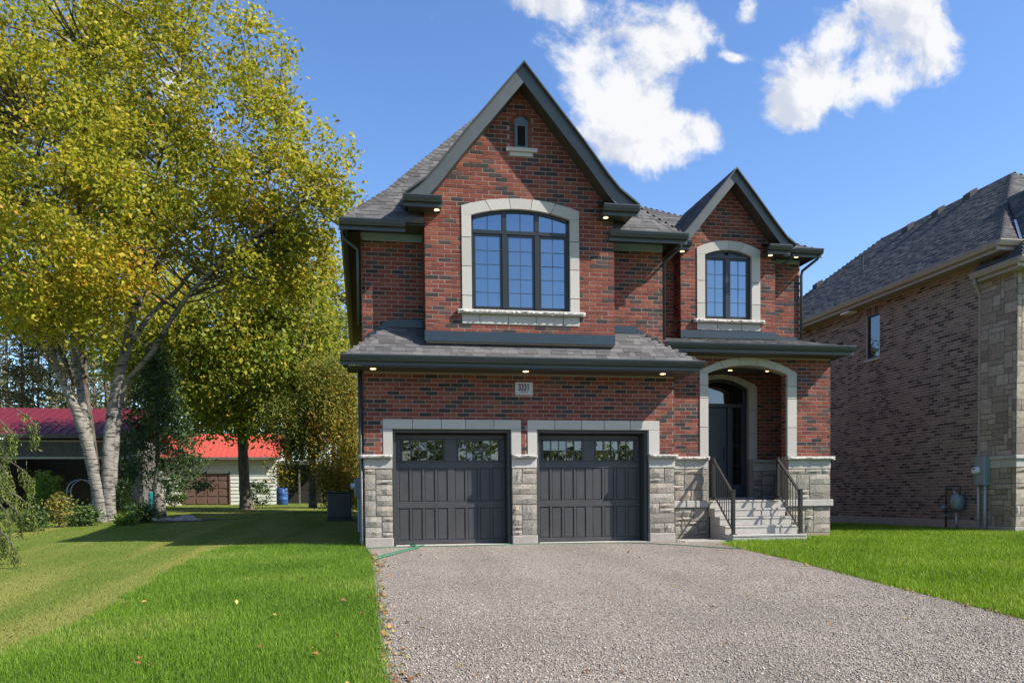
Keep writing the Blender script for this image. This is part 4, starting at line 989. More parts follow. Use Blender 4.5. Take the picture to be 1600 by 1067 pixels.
# ------------------------------------------------------------------ front steps and railings
st = thing('concrete_steps', 'pale precast concrete steps up to the porch arch', 'steps', (8.9,.2,0))
hts = [.90,.71,.515,.325,.14]; yfr = [.83,.55,.27,-.01,-.42]; sx0, sx1 = 8.02, 9.79
for i in range(5):
    b = MB(); yb_ = .84 if i == 0 else yfr[i-1]
    b.cbox((sx0 if i < 4 else sx0-.0, yfr[i], hts[i]-.19 if i < 4 else -.1), (sx1, .86 if i == 0 else yfr[i-1]+.05, hts[i]-.0003*i), .01)
    b.cbox((sx0-.002,yfr[i]-.012,hts[i]-.045), (sx1+.002,yfr[i]+.05,hts[i]+.002), .008)
    b.build('tread', m_conc, st)
b = MB(); b.prism([(sx0+.02,.84,-.1),(sx0+.02,.84,.66),(sx0+.02,.56,.47),(sx0+.02,.28,.28),(sx0+.02,.0,.10),(sx0+.02,-.3,-.06),(sx0+.02,-.3,-.1)], (.12,0,0)); b.build('stringer', m_conc, st)
b = MB(); b.prism([(sx1-.14,.84,-.1),(sx1-.14,.84,.66),(sx1-.14,.56,.47),(sx1-.14,.28,.28),(sx1-.14,.0,.10),(sx1-.14,-.3,-.06),(sx1-.14,-.3,-.1)], (.12,0,0)); b.build('stringer', m_conc, st)
def railing(x, label):
    T = thing('stair_railing', label, 'railing', (x,.2,.5), 'black railings of the porch steps')
    def bx(a, c, nm): q = MB(); q.cbox(a, c, .004); q.build(nm, m_iron, T)
    y0, z0, y1, z1 = .74, .90, -.30, .14
    bx((x-.035,y0-.035,z0), (x+.035,y0+.035,z0+.98), 'post'); bx((x-.035,y1-.035,z1), (x+.035,y1+.035,z1+.98), 'post')
    for (y, z) in ((y0,z0),(y1,z1)):
        bx((x-.06,y-.06,z+.001), (x+.06,y+.06,z+.02), 'base_plate'); bx((x-.042,y-.042,z+.98), (x+.042,y+.042,z+1.0), 'post_cap')
    def rail(h, t, w, nm):
        q = MB(); q.prism([(x-w,y0-.036,z0+h-t),(x-w,y1+.036,z1+h-t),(x-w,y1+.036,z1+h),(x-w,y0-.036,z0+h)], (2*w,0,0)); q.build(nm, m_iron, T)
    rail(.95, .045, .028, 'handrail'); rail(.12, .03, .018, 'bottom_rail')
    for i in range(8):
        y = y0-.1-i*.118; zz = z0+(z1-z0)*(y-y0)/(y1-y0); bx((x-.009,y-.009,zz+.11), (x+.009,y+.009,zz+.925), 'baluster')
railing(8.09, 'black metal stair railing beside the entry door, nearer the garage'); railing(9.71, 'black metal stair railing on the lawn side of the porch steps')

# ------------------------------------------------------------------ the brown brick house next door
NX, NY0, NYs, NY1 = 16.4, .9, 2.15, 16.5
B2 = thing('neighbour_house', 'brown brick house with dark shingle roof and tan gutters beside the red one', 'house', (21,7,0))
def wb2(a, b, m=m_bmortar): q = MB(); q.box(a, b); q.build('wall', m, B2)
nw = (6.75,7.45,5.42,6.85)                     # side window: y0,y1,z0,z1
wb2((NX+DPT,NYs,-.3), (NX+.3,nw[0],7.2)); wb2((NX+DPT,nw[1],-.3), (NX+.3,NY1,7.2)); wb2((NX+DPT,nw[0],-.3), (NX+.3,nw[1],nw[2])); wb2((NX+DPT,nw[0],nw[3]), (NX+.3,nw[1],7.2))
wb2((NX-.12+DPT,NY0+DPT,-.3), (20.2,NYs,6.58)); wb2((NX+.3,NY1-.3,-.3), (25,NY1,7.2)); wb2((24.7,NYs,-.3), (25,NY1-.3,7.2)); wb2((NX+.3,NYs,6.0), (24.7,NYs+.3,7.2))
rb = random.Random(9)
dk = lambda: rb.choice((0,.1,.2,.28)) if rb.random() < .3 else rb.choice((.45,.55,.65,.75,.85,.95))
def sp_n(z):
    s = [(NYs, NY1)]
    if nw[2]-.09 < z < nw[3]+.25: s = sub(s, [(nw[0]-.02, nw[1]+.02)])
    return s
brick_wall(B2, (NX,0,0), UY, LF, .28, 7.15, sp_n, m_bbrick, dark=dk)
for i in range(8):                              # soldier course over the window
    vs, fs = brick_geo(.079, .24); piece(B2, 'brick', m_bbrick, place(vs, (NX, nw[0]+.03+i*.091, nw[3]+.125), UY, LF), fs, dk())
q = MB(); q.cbox((NX-.03,NYs,-.3), (NX+.1,NY1,.27)); q.build('foundation', m_found, B2)
q = MB(); q.box((NX+.1,nw[0],nw[2]), (NX+.14,nw[1],nw[3])); w2 = q.build('window', m_frame, B2)
q = MB()
for a, c in (((nw[0],nw[2]),(nw[0]+.06,nw[3])), ((nw[1]-.06,nw[2]),(nw[1],nw[3])), ((nw[0]+.06,nw[2]),(nw[1]-.06,nw[2]+.06)), ((nw[0]+.06,nw[3]-.06),(nw[1]-.06,nw[3]))): q.cbox((NX+.05,a[0],a[1]), (NX+.1,c[0],c[1]))
q.build('frame', m_frame, w2); q = MB(); q.add([(NX+.085,nw[0]+.06,nw[2]+.06),(NX+.085,nw[1]-.06,nw[2]+.06),(NX+.085,nw[1]-.06,nw[3]-.06),(NX+.085,nw[0]+.06,nw[3]-.06)], [(0,3,2,1)]); q.build('pane', m_dglass, w2, fix=False)
q = MB(); q.cbox((NX-.06,nw[0]-.06,nw[2]-.09), (NX+.1,nw[1]+.06,nw[2]-.005)); q.build('sill', m_block, B2)
XW = NX-.12
stone_wall(B2, (XW,0,0), UY, LF, NY0, NYs, 1.98, 6.56, m_bstone, 31, .012, .14, (1,4,1,3)); stone_wall(B2, (XW,0,0), UY, LF, NY0, NYs, .15, 1.66, m_bstone, 32, .012, .14, (1,4,1,3))
stone_wall(B2, (0,NY0,0), UX, FR, XW, XW+3, 1.98, 6.56, m_bstone, 33, .012, .14, (1,4,1,3)); stone_wall(B2, (0,NY0,0), UX, FR, XW, XW+3, .15, 1.66, m_bstone, 34, .03, .14, (1,4,1,3))
for O, u, n, a0, a1 in (((XW,0,0), UY, LF, NY0, NYs), ((0,NY0,0), UX, FR, XW, XW+3)):
    blocks(B2, O, u, n, a0, a1, 1.665, 1.88, [a0+.5, a0+.98], .015, .1); blocks(B2, O, u, n, a0-.04, a1, 1.883, 1.975, [a0+.33,a0+.85], .06, .1, 'cap_stone')
q = MB(); q.cbox((XW-.02,NY0-.02,-.3), (XW+.5,NYs,.145)); q.build('foundation', m_found, B2)
# roof of the neighbour
nx0, ny0 = 15.92, 1.02; ne = 7.36; np_ = .84; nd_ = 4.5
E2 = lambda d: ne+np_*d
roof_patch(B2, [(nx0,NY1+.5,E2(0)),(nx0,ny0,E2(0)),(nx0+nd_,ny0+nd_+.3,E2(nd_)),(nx0+nd_,NY1-4.0,E2(nd_))], m_shing2, .15)
roof_patch(B2, [(nx0,ny0,E2(0)),(nx0+9,ny0,E2(0)),(nx0+nd_,ny0+nd_+.3,E2(nd_))], m_shing2, .15)
roof_patch(B2, [(nx0+9,ny0,E2(0)),(nx0+9,NY1+.5,E2(0)),(nx0+nd_,NY1-4.0,E2(nd_)),(nx0+nd_,ny0+nd_+.3,E2(nd_))], m_shing2, .15, rank=.02)
roof_patch(B2, [(nx0+9,NY1+.5,E2(0)),(nx0,NY1+.5,E2(0)),(nx0+nd_,NY1-4.0,E2(nd_))], m_shing2, .15, rank=.02)
hip_caps(B2, (nx0,ny0,E2(0)), (nx0+nd_,ny0+nd_+.3,E2(nd_)), m_shing2, (-.64,0,.76), (0,-.64,.76)); hip_caps(B2, (nx0,NY1+.5,E2(0)), (nx0+nd_,NY1-4.0,E2(nd_)), m_shing2, (-.64,0,.76), (0,.6,.7))
hip_caps(B2, (nx0+nd_,NY1-4.0,E2(nd_)), (nx0+nd_,ny0+nd_+.3,E2(nd_)), m_shing2, (-.64,0,.76), (.64,0,.76))
gutter(B2, (15.82,NY1+.5,7.38), (15.82,.92,7.38), LF, m_tan, size=1.1); gutter(B2, (15.82,.92,7.38), (16.6,.92,7.38), FR, m_tan, size=1.1)
q = MB(); q.box((15.95,1.05,7.14), (NX,NY1+.4,7.155)); q.build('soffit', m_tan, B2)
# the wing roof in front
wz = 6.80
roof_patch(B2, [(16.03,2.2,wz),(16.03,.45,wz),(18.2,2.62,wz+2.6),(18.2,3.45,wz+2.6),(16.5,1.04,wz+.563),(16.5,2.2,wz+.563)], m_shing2, .15)
roof_patch(B2, [(16.03,.45,wz),(20.37,.45,wz),(18.2,2.62,wz+2.6)], m_shing2, .15, rank=.1)
roof_patch(B2, [(20.37,.45,wz),(20.37,4.3,wz),(18.2,3.45,wz+2.6),(18.2,2.62,wz+2.6)], m_shing2, .15, rank=.02)
hip_caps(B2, (16.03,.45,wz), (18.2,2.62,wz+2.6), m_shing2, (-.77,0,.64), (0,-.77,.64))
gutter(B2, (15.93,2.2,wz+.02), (15.93,.35,wz+.02), LF, m_tan, size=1.1); gutter(B2, (15.93,.35,wz+.02), (20.47,.35,wz+.02), FR, m_tan, size=1.1)
q = MB(); q.box((16.07,.49,wz-.22), (XW,2.2,wz-.205)); q.box((XW,.49,wz-.22), (20.3,NY0,wz-.205)); q.build('soffit', m_tan, B2)
q = MB(); q.prism([(16.53,1.10,wz+.60),(16.57,1.06,wz+.60),(17.24,2.02,wz+1.42),(17.2,2.06,wz+1.42)], (-.03,-.01,.05)); q.build('flashing', m_galv, B2)
downspout([(16.02,2.08,6.68),(16.02,2.08,6.58),(16.25,2.2,6.38),(16.33,2.22,6.2),(16.33,2.22,.45),(16.22,2.22,.30)], .045, m_tan, B2)
for y, z in ((8.1,7.06),(11.4,7.06)): q = MB(); q.cbox((15.99,y-.25,z), (16.36,y+.25,z+.07), .02); q.build('soffit_vent', m_white, B2)
for i, (x, y) in enumerate(((1515,309),(1465,335),(1418,360),(1277,449))):
    d = ray(x, y); t = (ne - nx0*np_ - CAM[2] + CAM[0]*np_)/(d[2]-np_*d[0]); p = CAM + d*t
    q = MB(); q.prism([(p[0]-.12,p[1]-.17,p[2]-.09),(p[0]-.12,p[1]+.17,p[2]-.09),(p[0]-.12,p[1]+.17,p[2]+.11),(p[0]-.12,p[1]-.17,p[2]+.11)], (.27,0,.18)); q.build('roof_vent', m_shing2, B2)
d = ray(1347, 424); t = (ne - nx0*np_ - CAM[2])/(d[2]-np_*d[0]); p = CAM + d*t
q = MB(); q.tube([p-[0,0,.05], p+[0,0,.55]], .05, 8); q.build('vent_pipe', m_metal, B2)
# utilities on that wall
em = thing('electric_meter', 'grey electric meter box with a round glass dial beside the tan downspout', 'meter', (16.2,1.95,1.35))
q = MB(); q.cbox((16.08,1.75,1.22), (16.275,2.12,1.98), .02); q.build('box', m_meter, em)
q = MB(); q.tube([(16.085,2.0,1.62),(15.97,2.0,1.62)], [.095,.085], 14); q.build('dial', m_white, em); q = MB(); q.box((15.965,1.96,1.64), (15.972,2.04,1.67)); q.build('display', m_text, em)
for y in (2.07,1.83): q = MB(); q.tube([(16.18,y,1.22),(16.18,y,-.1)], .035, 8); q.build('conduit', m_pvc, em, True)
gm = thing('gas_meter', 'grey gas meter with a bent pipe low on the brown brick wall', 'meter', (16.2,3.3,.2))
q = MB(); q.tube([(16.2,2.88,.55),(16.2,2.88,.62),(16.2,2.88,.78),(16.2,2.88,.92),(16.2,2.88,.98)], [.10,.17,.185,.16,.09], 12); q.build('body', m_meter, gm, True)
q = MB(); q.tube([(16.2,3.35,-.1),(16.2,3.35,1.12),(16.2,3.33,1.2),(16.2,3.25,1.22),(16.2,2.85,1.22),(16.2,2.8,1.18),(16.2,2.8,.95)], .026, 8); q.build('pipe', m_metal, gm, True)
q = MB(); q.tube([(16.2,2.95,.95),(16.2,3.02,1.08),(16.3,3.02,1.1)], .025, 8); q.tube([(16.2,2.93,.55),(16.2,2.93,-.1)], .025, 8); q.build('riser', m_galv, gm, True)
q = MB(); q.tube([(16.2,3.35,.62),(16.1,3.35,.62),(16.05,3.35,.62)], [.05,.075,.05], 10); q.cbox((16.12,3.28,.38),(16.28,3.5,.43)); q.build('regulator', m_meter, gm)
finish_pieces()

# ------------------------------------------------------------------ things beside the house
ac = at_px(538, 27); ac = np.array([-.72, 9.2, gz(-.72,9.2)])
A = thing('air_conditioner', 'dark grey air conditioner unit standing on the grass behind the house corner', 'air conditioner', ac)
q = MB(); q.cbox(ac+[-.4,-.4,0], ac+[.4,.4,.08], .01); q.build('base', m_frame, A)
q = MB(); q.cbox(ac+[-.36,-.36,.08], ac+[.36,.36,.86], .02); q.build('cabinet', m_frame, A)
for i in range(12): q = MB(); x = ac[0]-.33+i*.06; q.box((x-.012,ac[1]-.372,ac[2]+.12), (x+.012,ac[1]-.3615,ac[2]+.82)); q.build('louvre', m_metal, A)
q = MB(); q.cbox(ac+[-.37,-.37,.862], ac+[.37,.37,.90], .015); q.build('top_grille', m_metal, A)
um = thing('utility_meter', 'small grey meter and conduit on the left wall of the red brick house', 'meter', (-.1,4.5,1.0))
q = MB(); q.cbox((-.2,4.3,1.05), (.02,4.7,1.55), .02); q.build('box', m_meter, um); q = MB(); q.tube([(-.1,4.5,1.05),(-.1,4.5,.05)], .03, 8); q.build('conduit', m_pvc, um)
q = MB(); q.tube([(-.2,4.5,1.35),(-.3,4.5,1.35)], .08, 12); q.build('dial', m_white, um)
# hose
hp = [ground_hit(*p) for p in ((583,876),(600,871),(622,865),(640,861),(652,857),(640,853.5),(646,857),(662,855.5))]
hp2 = [ground_hit(*p) for p in ((570,858.5),(600,857.5),(640,856),(700,855),(760,853.8),(800,852.5),(840,851.5),(880,850.8),(930,850),(970,849.8),(1000,850.5),(1040,852.5),(1075,854.5),(1110,857),(1140,858.5),(1160,859.5))]
q = MB()
def smooth(pts, k=6):
    P = [pts[0]] + list(pts) + [pts[-1]]; out = []
    for i in range(1, len(P)-2):
        for j in range(k):
            t = j/k; out.append(.5*((2*P[i]) + (-P[i-1]+P[i+1])*t + (2*P[i-1]-5*P[i]+4*P[i+1]-P[i+2])*t*t + (-P[i-1]+3*P[i]-3*P[i+1]+P[i+2])*t**3))
    return out + [P[-2]]
def low(p): return np.array([p[0], min(p[1], -.06), gz(p[0], min(p[1], -.06))+.032])
q.tube(smooth([low(p) for p in hp2]), .009, 6); q.tube(smooth([low(p)+[0,0,.02] for p in hp]), .010, 6); q.tube(smooth([low(p)+[.05,-.10,.01] for p in hp[:5]]), .010, 6)
ho = q.build('garden_hose', m_hose, None, True); tag(ho, 'green garden hose lying along the gravel below the garage doors', 'hose')

# ------------------------------------------------------------------ foliage tools
def leaf_mesh(name, P, size, tone, m, droop=.4, asp=.62):
    """diamond leaves: every one its own folded pair of faces"""
    n = len(P); d = RNG.normal(0,1,(n,3)); d[:,2] = d[:,2]*.7 - droop; d /= np.linalg.norm(d,axis=1)[:,None]
    u = RNG.normal(0,1,(n,3)); u -= d*(u*d).sum(1)[:,None]; u /= np.linalg.norm(u,axis=1)[:,None]; w = np.cross(d, u)
    s = (size*(.45+1.1*RNG.random(n)))[:,None]
    V = np.stack([P-d*s*.5, P+u*s*asp*.5+w*s*.12, P+d*s*.5, P-u*s*asp*.5+w*s*.12], 1).reshape(-1,3)
    i = np.arange(n)[:,None]*4; Fc = np.concatenate([i+[[0,1,2]], i+[[0,2,3]]])
    return fast_mesh(name, V, Fc, m, np.tile(tone, 2))
def ell(c, r, n, shell=.55):
    d = RNG.normal(0,1,(n,3)); d /= np.linalg.norm(d,axis=1)[:,None]; k = (shell + (1-shell)*RNG.random(n))**.7; return c + d*r*k[:,None]
def crown(parent, blobs, m, leaf, spread, per, name='crown', droop=.4, dens=1.0, limbs=None, bark=None, tone0=.5, asp=.62):
    """blobs: (centre, radii, clumps, tone shift); limbs: polylines from which twigs run to the clumps"""
    C = []; T = []
    for (c, r, n, ts) in blobs:
        n = int(n*dens); q = ell(vec(c), vec(r), n); C.append(q); T.append(np.clip(RNG.normal(tone0+ts, .13, n), 0, 1))
    C = np.concatenate(C); T = np.concatenate(T); k = RNG.poisson(per, len(C))+3; idx = np.repeat(np.arange(len(C)), k); n = len(idx)
    off = RNG.normal(0,1,(n,3))*np.array(spread); P = C[idx]+off; P[:,2] -= .25*np.abs(RNG.normal(0,1,n))*spread[2]
    tone = np.clip(T[idx] + RNG.normal(0,.16,n), 0, 1)
    me = leaf_mesh(name, P, leaf, tone, m, droop, asp); link(name, me, parent)
    if limbs is not None:
        pts = np.concatenate([np.array(smooth([vec(p) for p in l], 4)) for l in limbs]); q = MB()
        for j in RNG.permutation(len(C))[:min(len(C), limbs_max)]:
            c = C[j]; dd = np.linalg.norm(pts-c, axis=1) + np.maximum(0, pts[:,2]-c[2]+.3)*2; a = pts[dd.argmin()]
            L_ = np.linalg.norm(c-a)
            if L_ > 5 or L_ < .2: continue
            mid = (a+c)/2 + RNG.normal(0,.08,3)*L_ + [0,0,.12*L_]; r0 = min(.008+.010*L_, .045)
            q.tube([a, (a+mid)/2+RNG.normal(0,.03,3)*L_, mid, (mid+c)/2+RNG.normal(0,.03,3)*L_, c], [r0, r0*.8, r0*.6, r0*.4, r0*.2], 4)
        if q.f: q.build('twigs', bark, parent, kind='stuff', fix=False)
limbs_max = 260
def stems(parent, lines, m, name='trunk', sides=9):
    for l in lines:
        if l[0][3] > .2: l = [(l[0][0], l[0][1], l[0][2]-.45, l[0][3]*1.08)] + l
        pts = smooth([vec(p[:3]) for p in l], 4); rr = np.interp(np.linspace(0, len(l)-1, len(pts)), range(len(l)), [p[3] for p in l])
        rr = [r*(1+.05*math.sin(i*2.3)) for i, r in enumerate(rr)]
        q = MB(); q.tube(pts, rr, sides); q.build(name if l[0][3] > .12 else 'limb', m, parent, True, fix=False)
def bark_mat(name, base, dark, sc=3.0, birch=False):
    m = mat(name, base, .85, spec=.2, noise=(sc, .55, dark), bump=(18,.8,.03)); n = m.node_tree.nodes; l = m.node_tree.links; b = n['Principled BSDF']
    g = n.new('ShaderNodeNewGeometry'); mp = n.new('ShaderNodeMapping'); mp.inputs['Scale'].default_value = (2.2,2.2,16) if birch else (14,14,2.2); l.new(g.outputs['Position'], mp.inputs[0])
    t = n.new('ShaderNodeTexNoise'); t.inputs['Scale'].default_value = 1.3; t.inputs['Detail'].default_value = 6; l.new(mp.outputs[0], t.inputs['Vector'])
    mr = n.new('ShaderNodeMapRange'); l.new(t.outputs[0], mr.inputs[0]); mr.inputs[1].default_value = .52 if birch else .42; mr.inputs[2].default_value = .62
    mx = n.new('ShaderNodeMix'); mx.data_type = 'RGBA'; l.new(mr.outputs[0], mx.inputs[0]); l.new(b.inputs['Base Color'].links[0].from_socket, mx.inputs[6]); mx.inputs[7].default_value = (*dark, 1)
    l.new(mx.outputs[2], b.inputs['Base Color']); return m
m_birch = bark_mat('birch_bark', (.27,.25,.215), (.04,.035,.03), 5.5, True); m_bark = bark_mat('brown_bark', (.15,.125,.095), (.05,.042,.032)); m_pbark = bark_mat('pine_bark', (.17,.115,.085), (.06,.045,.038))
yl = [(0,(.11,.155,.014)),(.3,(.25,.275,.022)),(.62,(.43,.40,.032)),(.85,(.56,.43,.035)),(1,(.58,.30,.03))]
m_lb = leaf_mat('birch_leaf', yl, .5); m_lm = leaf_mat('maple_leaf', [(0,(.08,.135,.018)),(.45,(.21,.265,.03)),(.8,(.38,.37,.04)),(1,(.50,.37,.04))], .5)
m_sp = leaf_mat('spruce_needle', [(0,(.024,.052,.020)),(.6,(.06,.105,.032)),(1,(.15,.18,.05))], .25); m_ce = leaf_mat('cedar_spray', [(0,(.055,.095,.016)),(.45,(.15,.18,.026)),(.8,(.30,.25,.035)),(1,(.38,.20,.035))], .35)
m_pi = leaf_mat('pine_needle', [(0,(.05,.065,.03)),(.5,(.12,.125,.05)),(1,(.26,.21,.10))], .35); m_we = leaf_mat('weeping_spray', [(0,(.05,.09,.02)),(.5,(.13,.17,.035)),(1,(.26,.25,.06))], .3)
m_gc = leaf_mat('bright_cedar', [(0,(.06,.12,.012)),(.5,(.13,.20,.02)),(1,(.22,.27,.03))], .25); m_hd = leaf_mat('shrub_leaf', [(0,(.02,.045,.012)),(.5,(.05,.095,.02)),(1,(.13,.17,.05))], .25); m_gd = leaf_mat('golden_shrub', [(0,(.08,.11,.02)),(.5,(.18,.18,.035)),(1,(.30,.22,.05))], .3)
# ------------------------------------------------------------------ birch
bw = 24.5; bp = ground_hit(166, 815); bw = float((bp-CAM) @ _fw)
def pw(x, y, dw=0): return onW(x, y, bw+dw)
T = thing('birch_tree', 'tall white barked birch with several leaning stems and yellow green leaves', 'tree', bp)
def ln(*p): return [tuple(pw(x, y, dw)) + (r*.86,) for (x, y, dw, r) in p]
SL = [ln((160,822,0,.27),(158,790,0,.24),(148,745,0,.22),(138,700,-.1,.21),(124,655,-.2,.19),(109,620,-.3,.15),(95,590,-.4,.13),(84,560,-.5,.12),(80,520,-.6,.10),(70,440,-.8,.08),(60,330,-1,.06),(50,200,-1.2,.04)),
      ln((150,745,.1,.15),(142,700,.1,.15),(132,650,.2,.14),(124,600,.3,.13),(117,555,.4,.12),(112,480,.5,.10),(120,380,.6,.08),(130,250,.7,.06),(140,100,.9,.04)),
      ln((170,822,.1,.26),(170,780,.1,.23),(168,735,.1,.21),(170,690,.1,.20),(176,640,.2,.20),(186,590,.2,.19),(197,545,.3,.18),(208,490,.4,.16),(224,455,.5,.12),(245,415,.6,.10),(262,380,.7,.08),(275,300,.8,.07),(280,200,.9,.05),(285,100,1,.03)),
      ln((176,760,.3,.15),(180,690,.4,.15),(186,630,.4,.15),(196,600,.3,.12),(214,578,.2,.10),(240,547,.0,.095),(270,495,-.2,.09),(300,455,-.4,.08),(330,425,-.5,.075),(360,398,-.6,.07),(400,368,-.8,.06),(440,340,-1,.045),(490,300,-1.2,.03)),
      ln((205,535,.2,.10),(225,505,.4,.09),(245,482,.6,.085),(275,455,.8,.075),(300,425,1,.065),(325,405,1.2,.055),(345,340,1.5,.045),(370,240,1.6,.035),(385,150,1.7,.02)),
      ln((212,480,.4,.11),(222,430,.3,.09),(226,380,.2,.08),(232,330,.1,.065),(242,280,0,.05),(270,190,-.2,.04),(278,120,-.2,.025)),
      ln((330,425,-.5,.05),(360,370,-.3,.045),(400,320,0,.04),(420,270,.2,.03),(435,200,.4,.02)),
      ln((95,590,-.4,.06),(60,540,-.8,.05),(30,480,-1.2,.04),(0,430,-1.5,.03))]
stems(T, SL, m_birch)
px_m = bw/F_PX
def blob(x, y, rx, ry, n, ts, dw=0, rd=None):
    return (pw(x, y, dw), (rx*px_m, (rd or rx*.9)*px_m, ry*px_m), n, ts)
bl = [blob(80,60,150,110,210,.10,-1), blob(60,200,150,110,240,.06,-1.5), blob(120,330,130,90,190,.05,-1.8), blob(60,420,110,90,180,.10,-2), blob(110,480,95,55,90,.08,-1.5), blob(170,420,60,45,45,.25,-2.2),
      blob(230,120,110,130,150,.02,.5), blob(250,270,130,100,200,.0,.3), blob(330,60,90,80,60,.08,.5), blob(400,90,60,60,34,.08,.2), blob(370,190,100,80,120,.05,.2), blob(440,200,45,70,36,.08,0),
      blob(420,290,100,70,150,.10,-.3), blob(330,350,120,70,160,.03,.2), blob(480,330,65,60,75,.10,-.4), blob(510,240,38,45,24,.14,-.6), blob(525,310,30,30,18,.12,-.6), blob(470,410,55,55,70,.06,.2), blob(400,420,80,50,80,.05,0), blob(545,305,14,14,5,.1,-.6), blob(215,30,90,70,60,.05,.6), blob(-60,200,90,220,160,.1,-1), blob(150,-60,250,60,90,.08,0)]
limbs_max = 420
crown(T, bl, m_lb, .13, (.22,.22,.21), 32, limbs=[[p[:3] for p in l[3:]] for l in SL], bark=m_bark, tone0=.45)
# ------------------------------------------------------------------ added shade tree and the maple behind it
def plant(name, label, cat, x, w, group=None): p = at_px(x, w); return thing(name, label, cat, p, group), p
def bw_(w): 
    k = w/F_PX
    return (lambda x, y, rx, ry, n, ts, dw=0: (onW(x, y, w+dw), (rx*k, rx*k*.9, ry*k), n, ts)), (lambda *p: [tuple(onW(x, y, w+d))+(r,) for x, y, d, r in p])
T, p0 = plant('maple_tree', 'tall yellow leaved tree close behind the birch, shading the carport roof', 'tree', 148, 31)  # mostly hidden tree, added so that its shadow falls on the carport
B_, L_ = bw_(31)
ml = [L_((150,798,0,.20),(148,730,0,.17),(132,600,0,.14),(127,480,0,.11),(135,300,0,.07),(140,120,0,.03)), L_((118,600,0,.10),(80,520,0,.08),(40,440,0,.04)), L_((125,480,0,.08),(190,400,0,.06),(230,320,0,.03))]
stems(T, ml, m_bark); limbs_max = 150
crown(T, [B_(130,120,120,110,150,.05), B_(60,260,130,110,170,.08), B_(200,280,110,110,150,.02), B_(130,430,130,80,150,.05), B_(40,470,70,60,60,.1), B_(-60,330,80,130,90,.05), B_(230,440,60,60,50,0)], m_lb, .15, (.36,.36,.28), 40, limbs=[[q[:3] for q in l[2:]] for l in ml], bark=m_bark, tone0=.5)
T, p0 = plant('maple_tree', 'green leafy maple with one straight grey trunk on the back lawn', 'tree', 385, 36)
B_, L_ = bw_(36)
ml = [L_((385,793,0,.33),(383,775,0,.25),(380,720,0,.22),(378,670,0,.21),(375,620,0,.20),(378,560,0,.18),(385,480,0,.12),(400,400,0,.06)), L_((376,655,0,.13),(395,640,-.5,.12),(420,622,-1,.10),(450,595,-1.5,.08),(470,560,-2,.05)), L_((375,625,0,.12),(350,590,.3,.10),(320,550,.5,.07),(300,500,.7,.04)), L_((377,580,0,.1),(345,520,-.8,.09),(330,490,-1,.06),(310,450,-1.2,.04)), L_((378,560,0,.1),(420,500,.3,.08),(450,450,.4,.05))]
stems(T, ml, m_bark)
limbs_max = 200
crown(T, [B_(390,470,110,70,150,.05), B_(460,500,70,75,130,.02,-.5), B_(330,520,95,60,120,.0,-.8), B_(270,560,75,55,90,-.02,-.5), B_(420,570,90,50,120,.0,-1), B_(490,590,50,60,90,.0,-.8), B_(350,610,80,35,60,.0,-1), B_(300,640,60,35,40,-.1,-.8), B_(400,650,45,30,28,-.15,-1), B_(510,540,30,50,30,.05), B_(470,420,60,50,60,.08), B_(540,620,22,40,20,.05,-.5), B_(260,480,60,50,50,.0,.5), B_(200,560,50,40,40,.0,.5)], m_lm, .18, (.44,.44,.30), 46, limbs=[[q[:3] for q in l[2:]] for l in ml], bark=m_bark, tone0=.58)
# ------------------------------------------------------------------ conifers
def conifer(T, p, h, r, m, seed, tiers=14, leaf=.16, per=14, base=.12, asp=.4, droop=.9, tone0=.45, trunk=True, jit=.06):
    rnd = np.random.default_rng(seed); C = []; 
    for i in range(tiers):
        f = i/(tiers-1); z = h*(base+(1-base)*f); rr = r*(1-f)**.8+.06; k = int(7+rr*9)
        for j in range(k):
            a = rnd.random()*6.283; q = rr*(.35+.65*rnd.random()**.5); C.append((p[0]+q*math.cos(a), p[1]+q*math.sin(a), p[2]+z-.22*q+rnd.normal(0,jit*h/tiers*2)))
    C = np.array(C); idx = np.repeat(np.arange(len(C)), per); n = len(idx)
    s = .10+.06*r; P = C[idx] + rnd.normal(0,1,(n,3))*[s,s,s*.55]
    tone = np.clip(rnd.normal(tone0,.14,len(C))[idx] + rnd.normal(0,.15,n), 0, 1)
    link('crown', leaf_mesh('crown', P, leaf, tone, m, droop, asp), T)
    if trunk: q = MB(); q.tube([vec(p)-[0,0,.1], vec(p)+[0,0,h*.5], vec(p)+[0,0,h*.95]], [.04+.012*h, .03+.006*h, .012], 7); q.build('trunk', m_bark, T, True)
T, p = plant('spruce_tree', 'dark green spruce standing between the birch and the red roofed garage', 'tree', 248, 29)
conifer(T, p+[0,0,1.2], 4.6, 1.55, m_sp, 1, 20, .12, 44, .04)
q = MB(); q.tube([p-[0,0,.1], p+[0,0,.7], p+[.02,0,1.6]], [.26,.2,.17], 9); q.build('trunk', m_birch, T, True)
T, p = plant('cedar_tree', 'cone shaped bright green cedar just right of the birch trunk', 'tree', 187, 30); conifer(T, p, 1.55, .5, m_gc, 2, 9, .10, 26, .02, droop=-.5, trunk=False, tone0=.5)
T, p = plant('cedar_tree', 'small pointed green cedar before the dark carport, nearer the birch', 'tree', 86, 27, 'young cedars by the carport'); conifer(T, p, 1.35, .38, m_gc, 3, 8, .09, 24, .02, droop=-.5, trunk=False, tone0=.45)
T, p = plant('cedar_tree', 'small pointed green cedar before the dark carport, taller one on its left', 'tree', 67, 27, 'young cedars by the carport'); conifer(T, p, 1.5, .45, m_gc, 4, 8, .09, 26, .02, droop=-.5, trunk=False, tone0=.4)
T, p = plant('cedar_tree', 'ragged cedar turning orange brown beside the red house corner', 'tree', 489, 33)
B_, L_ = bw_(33)
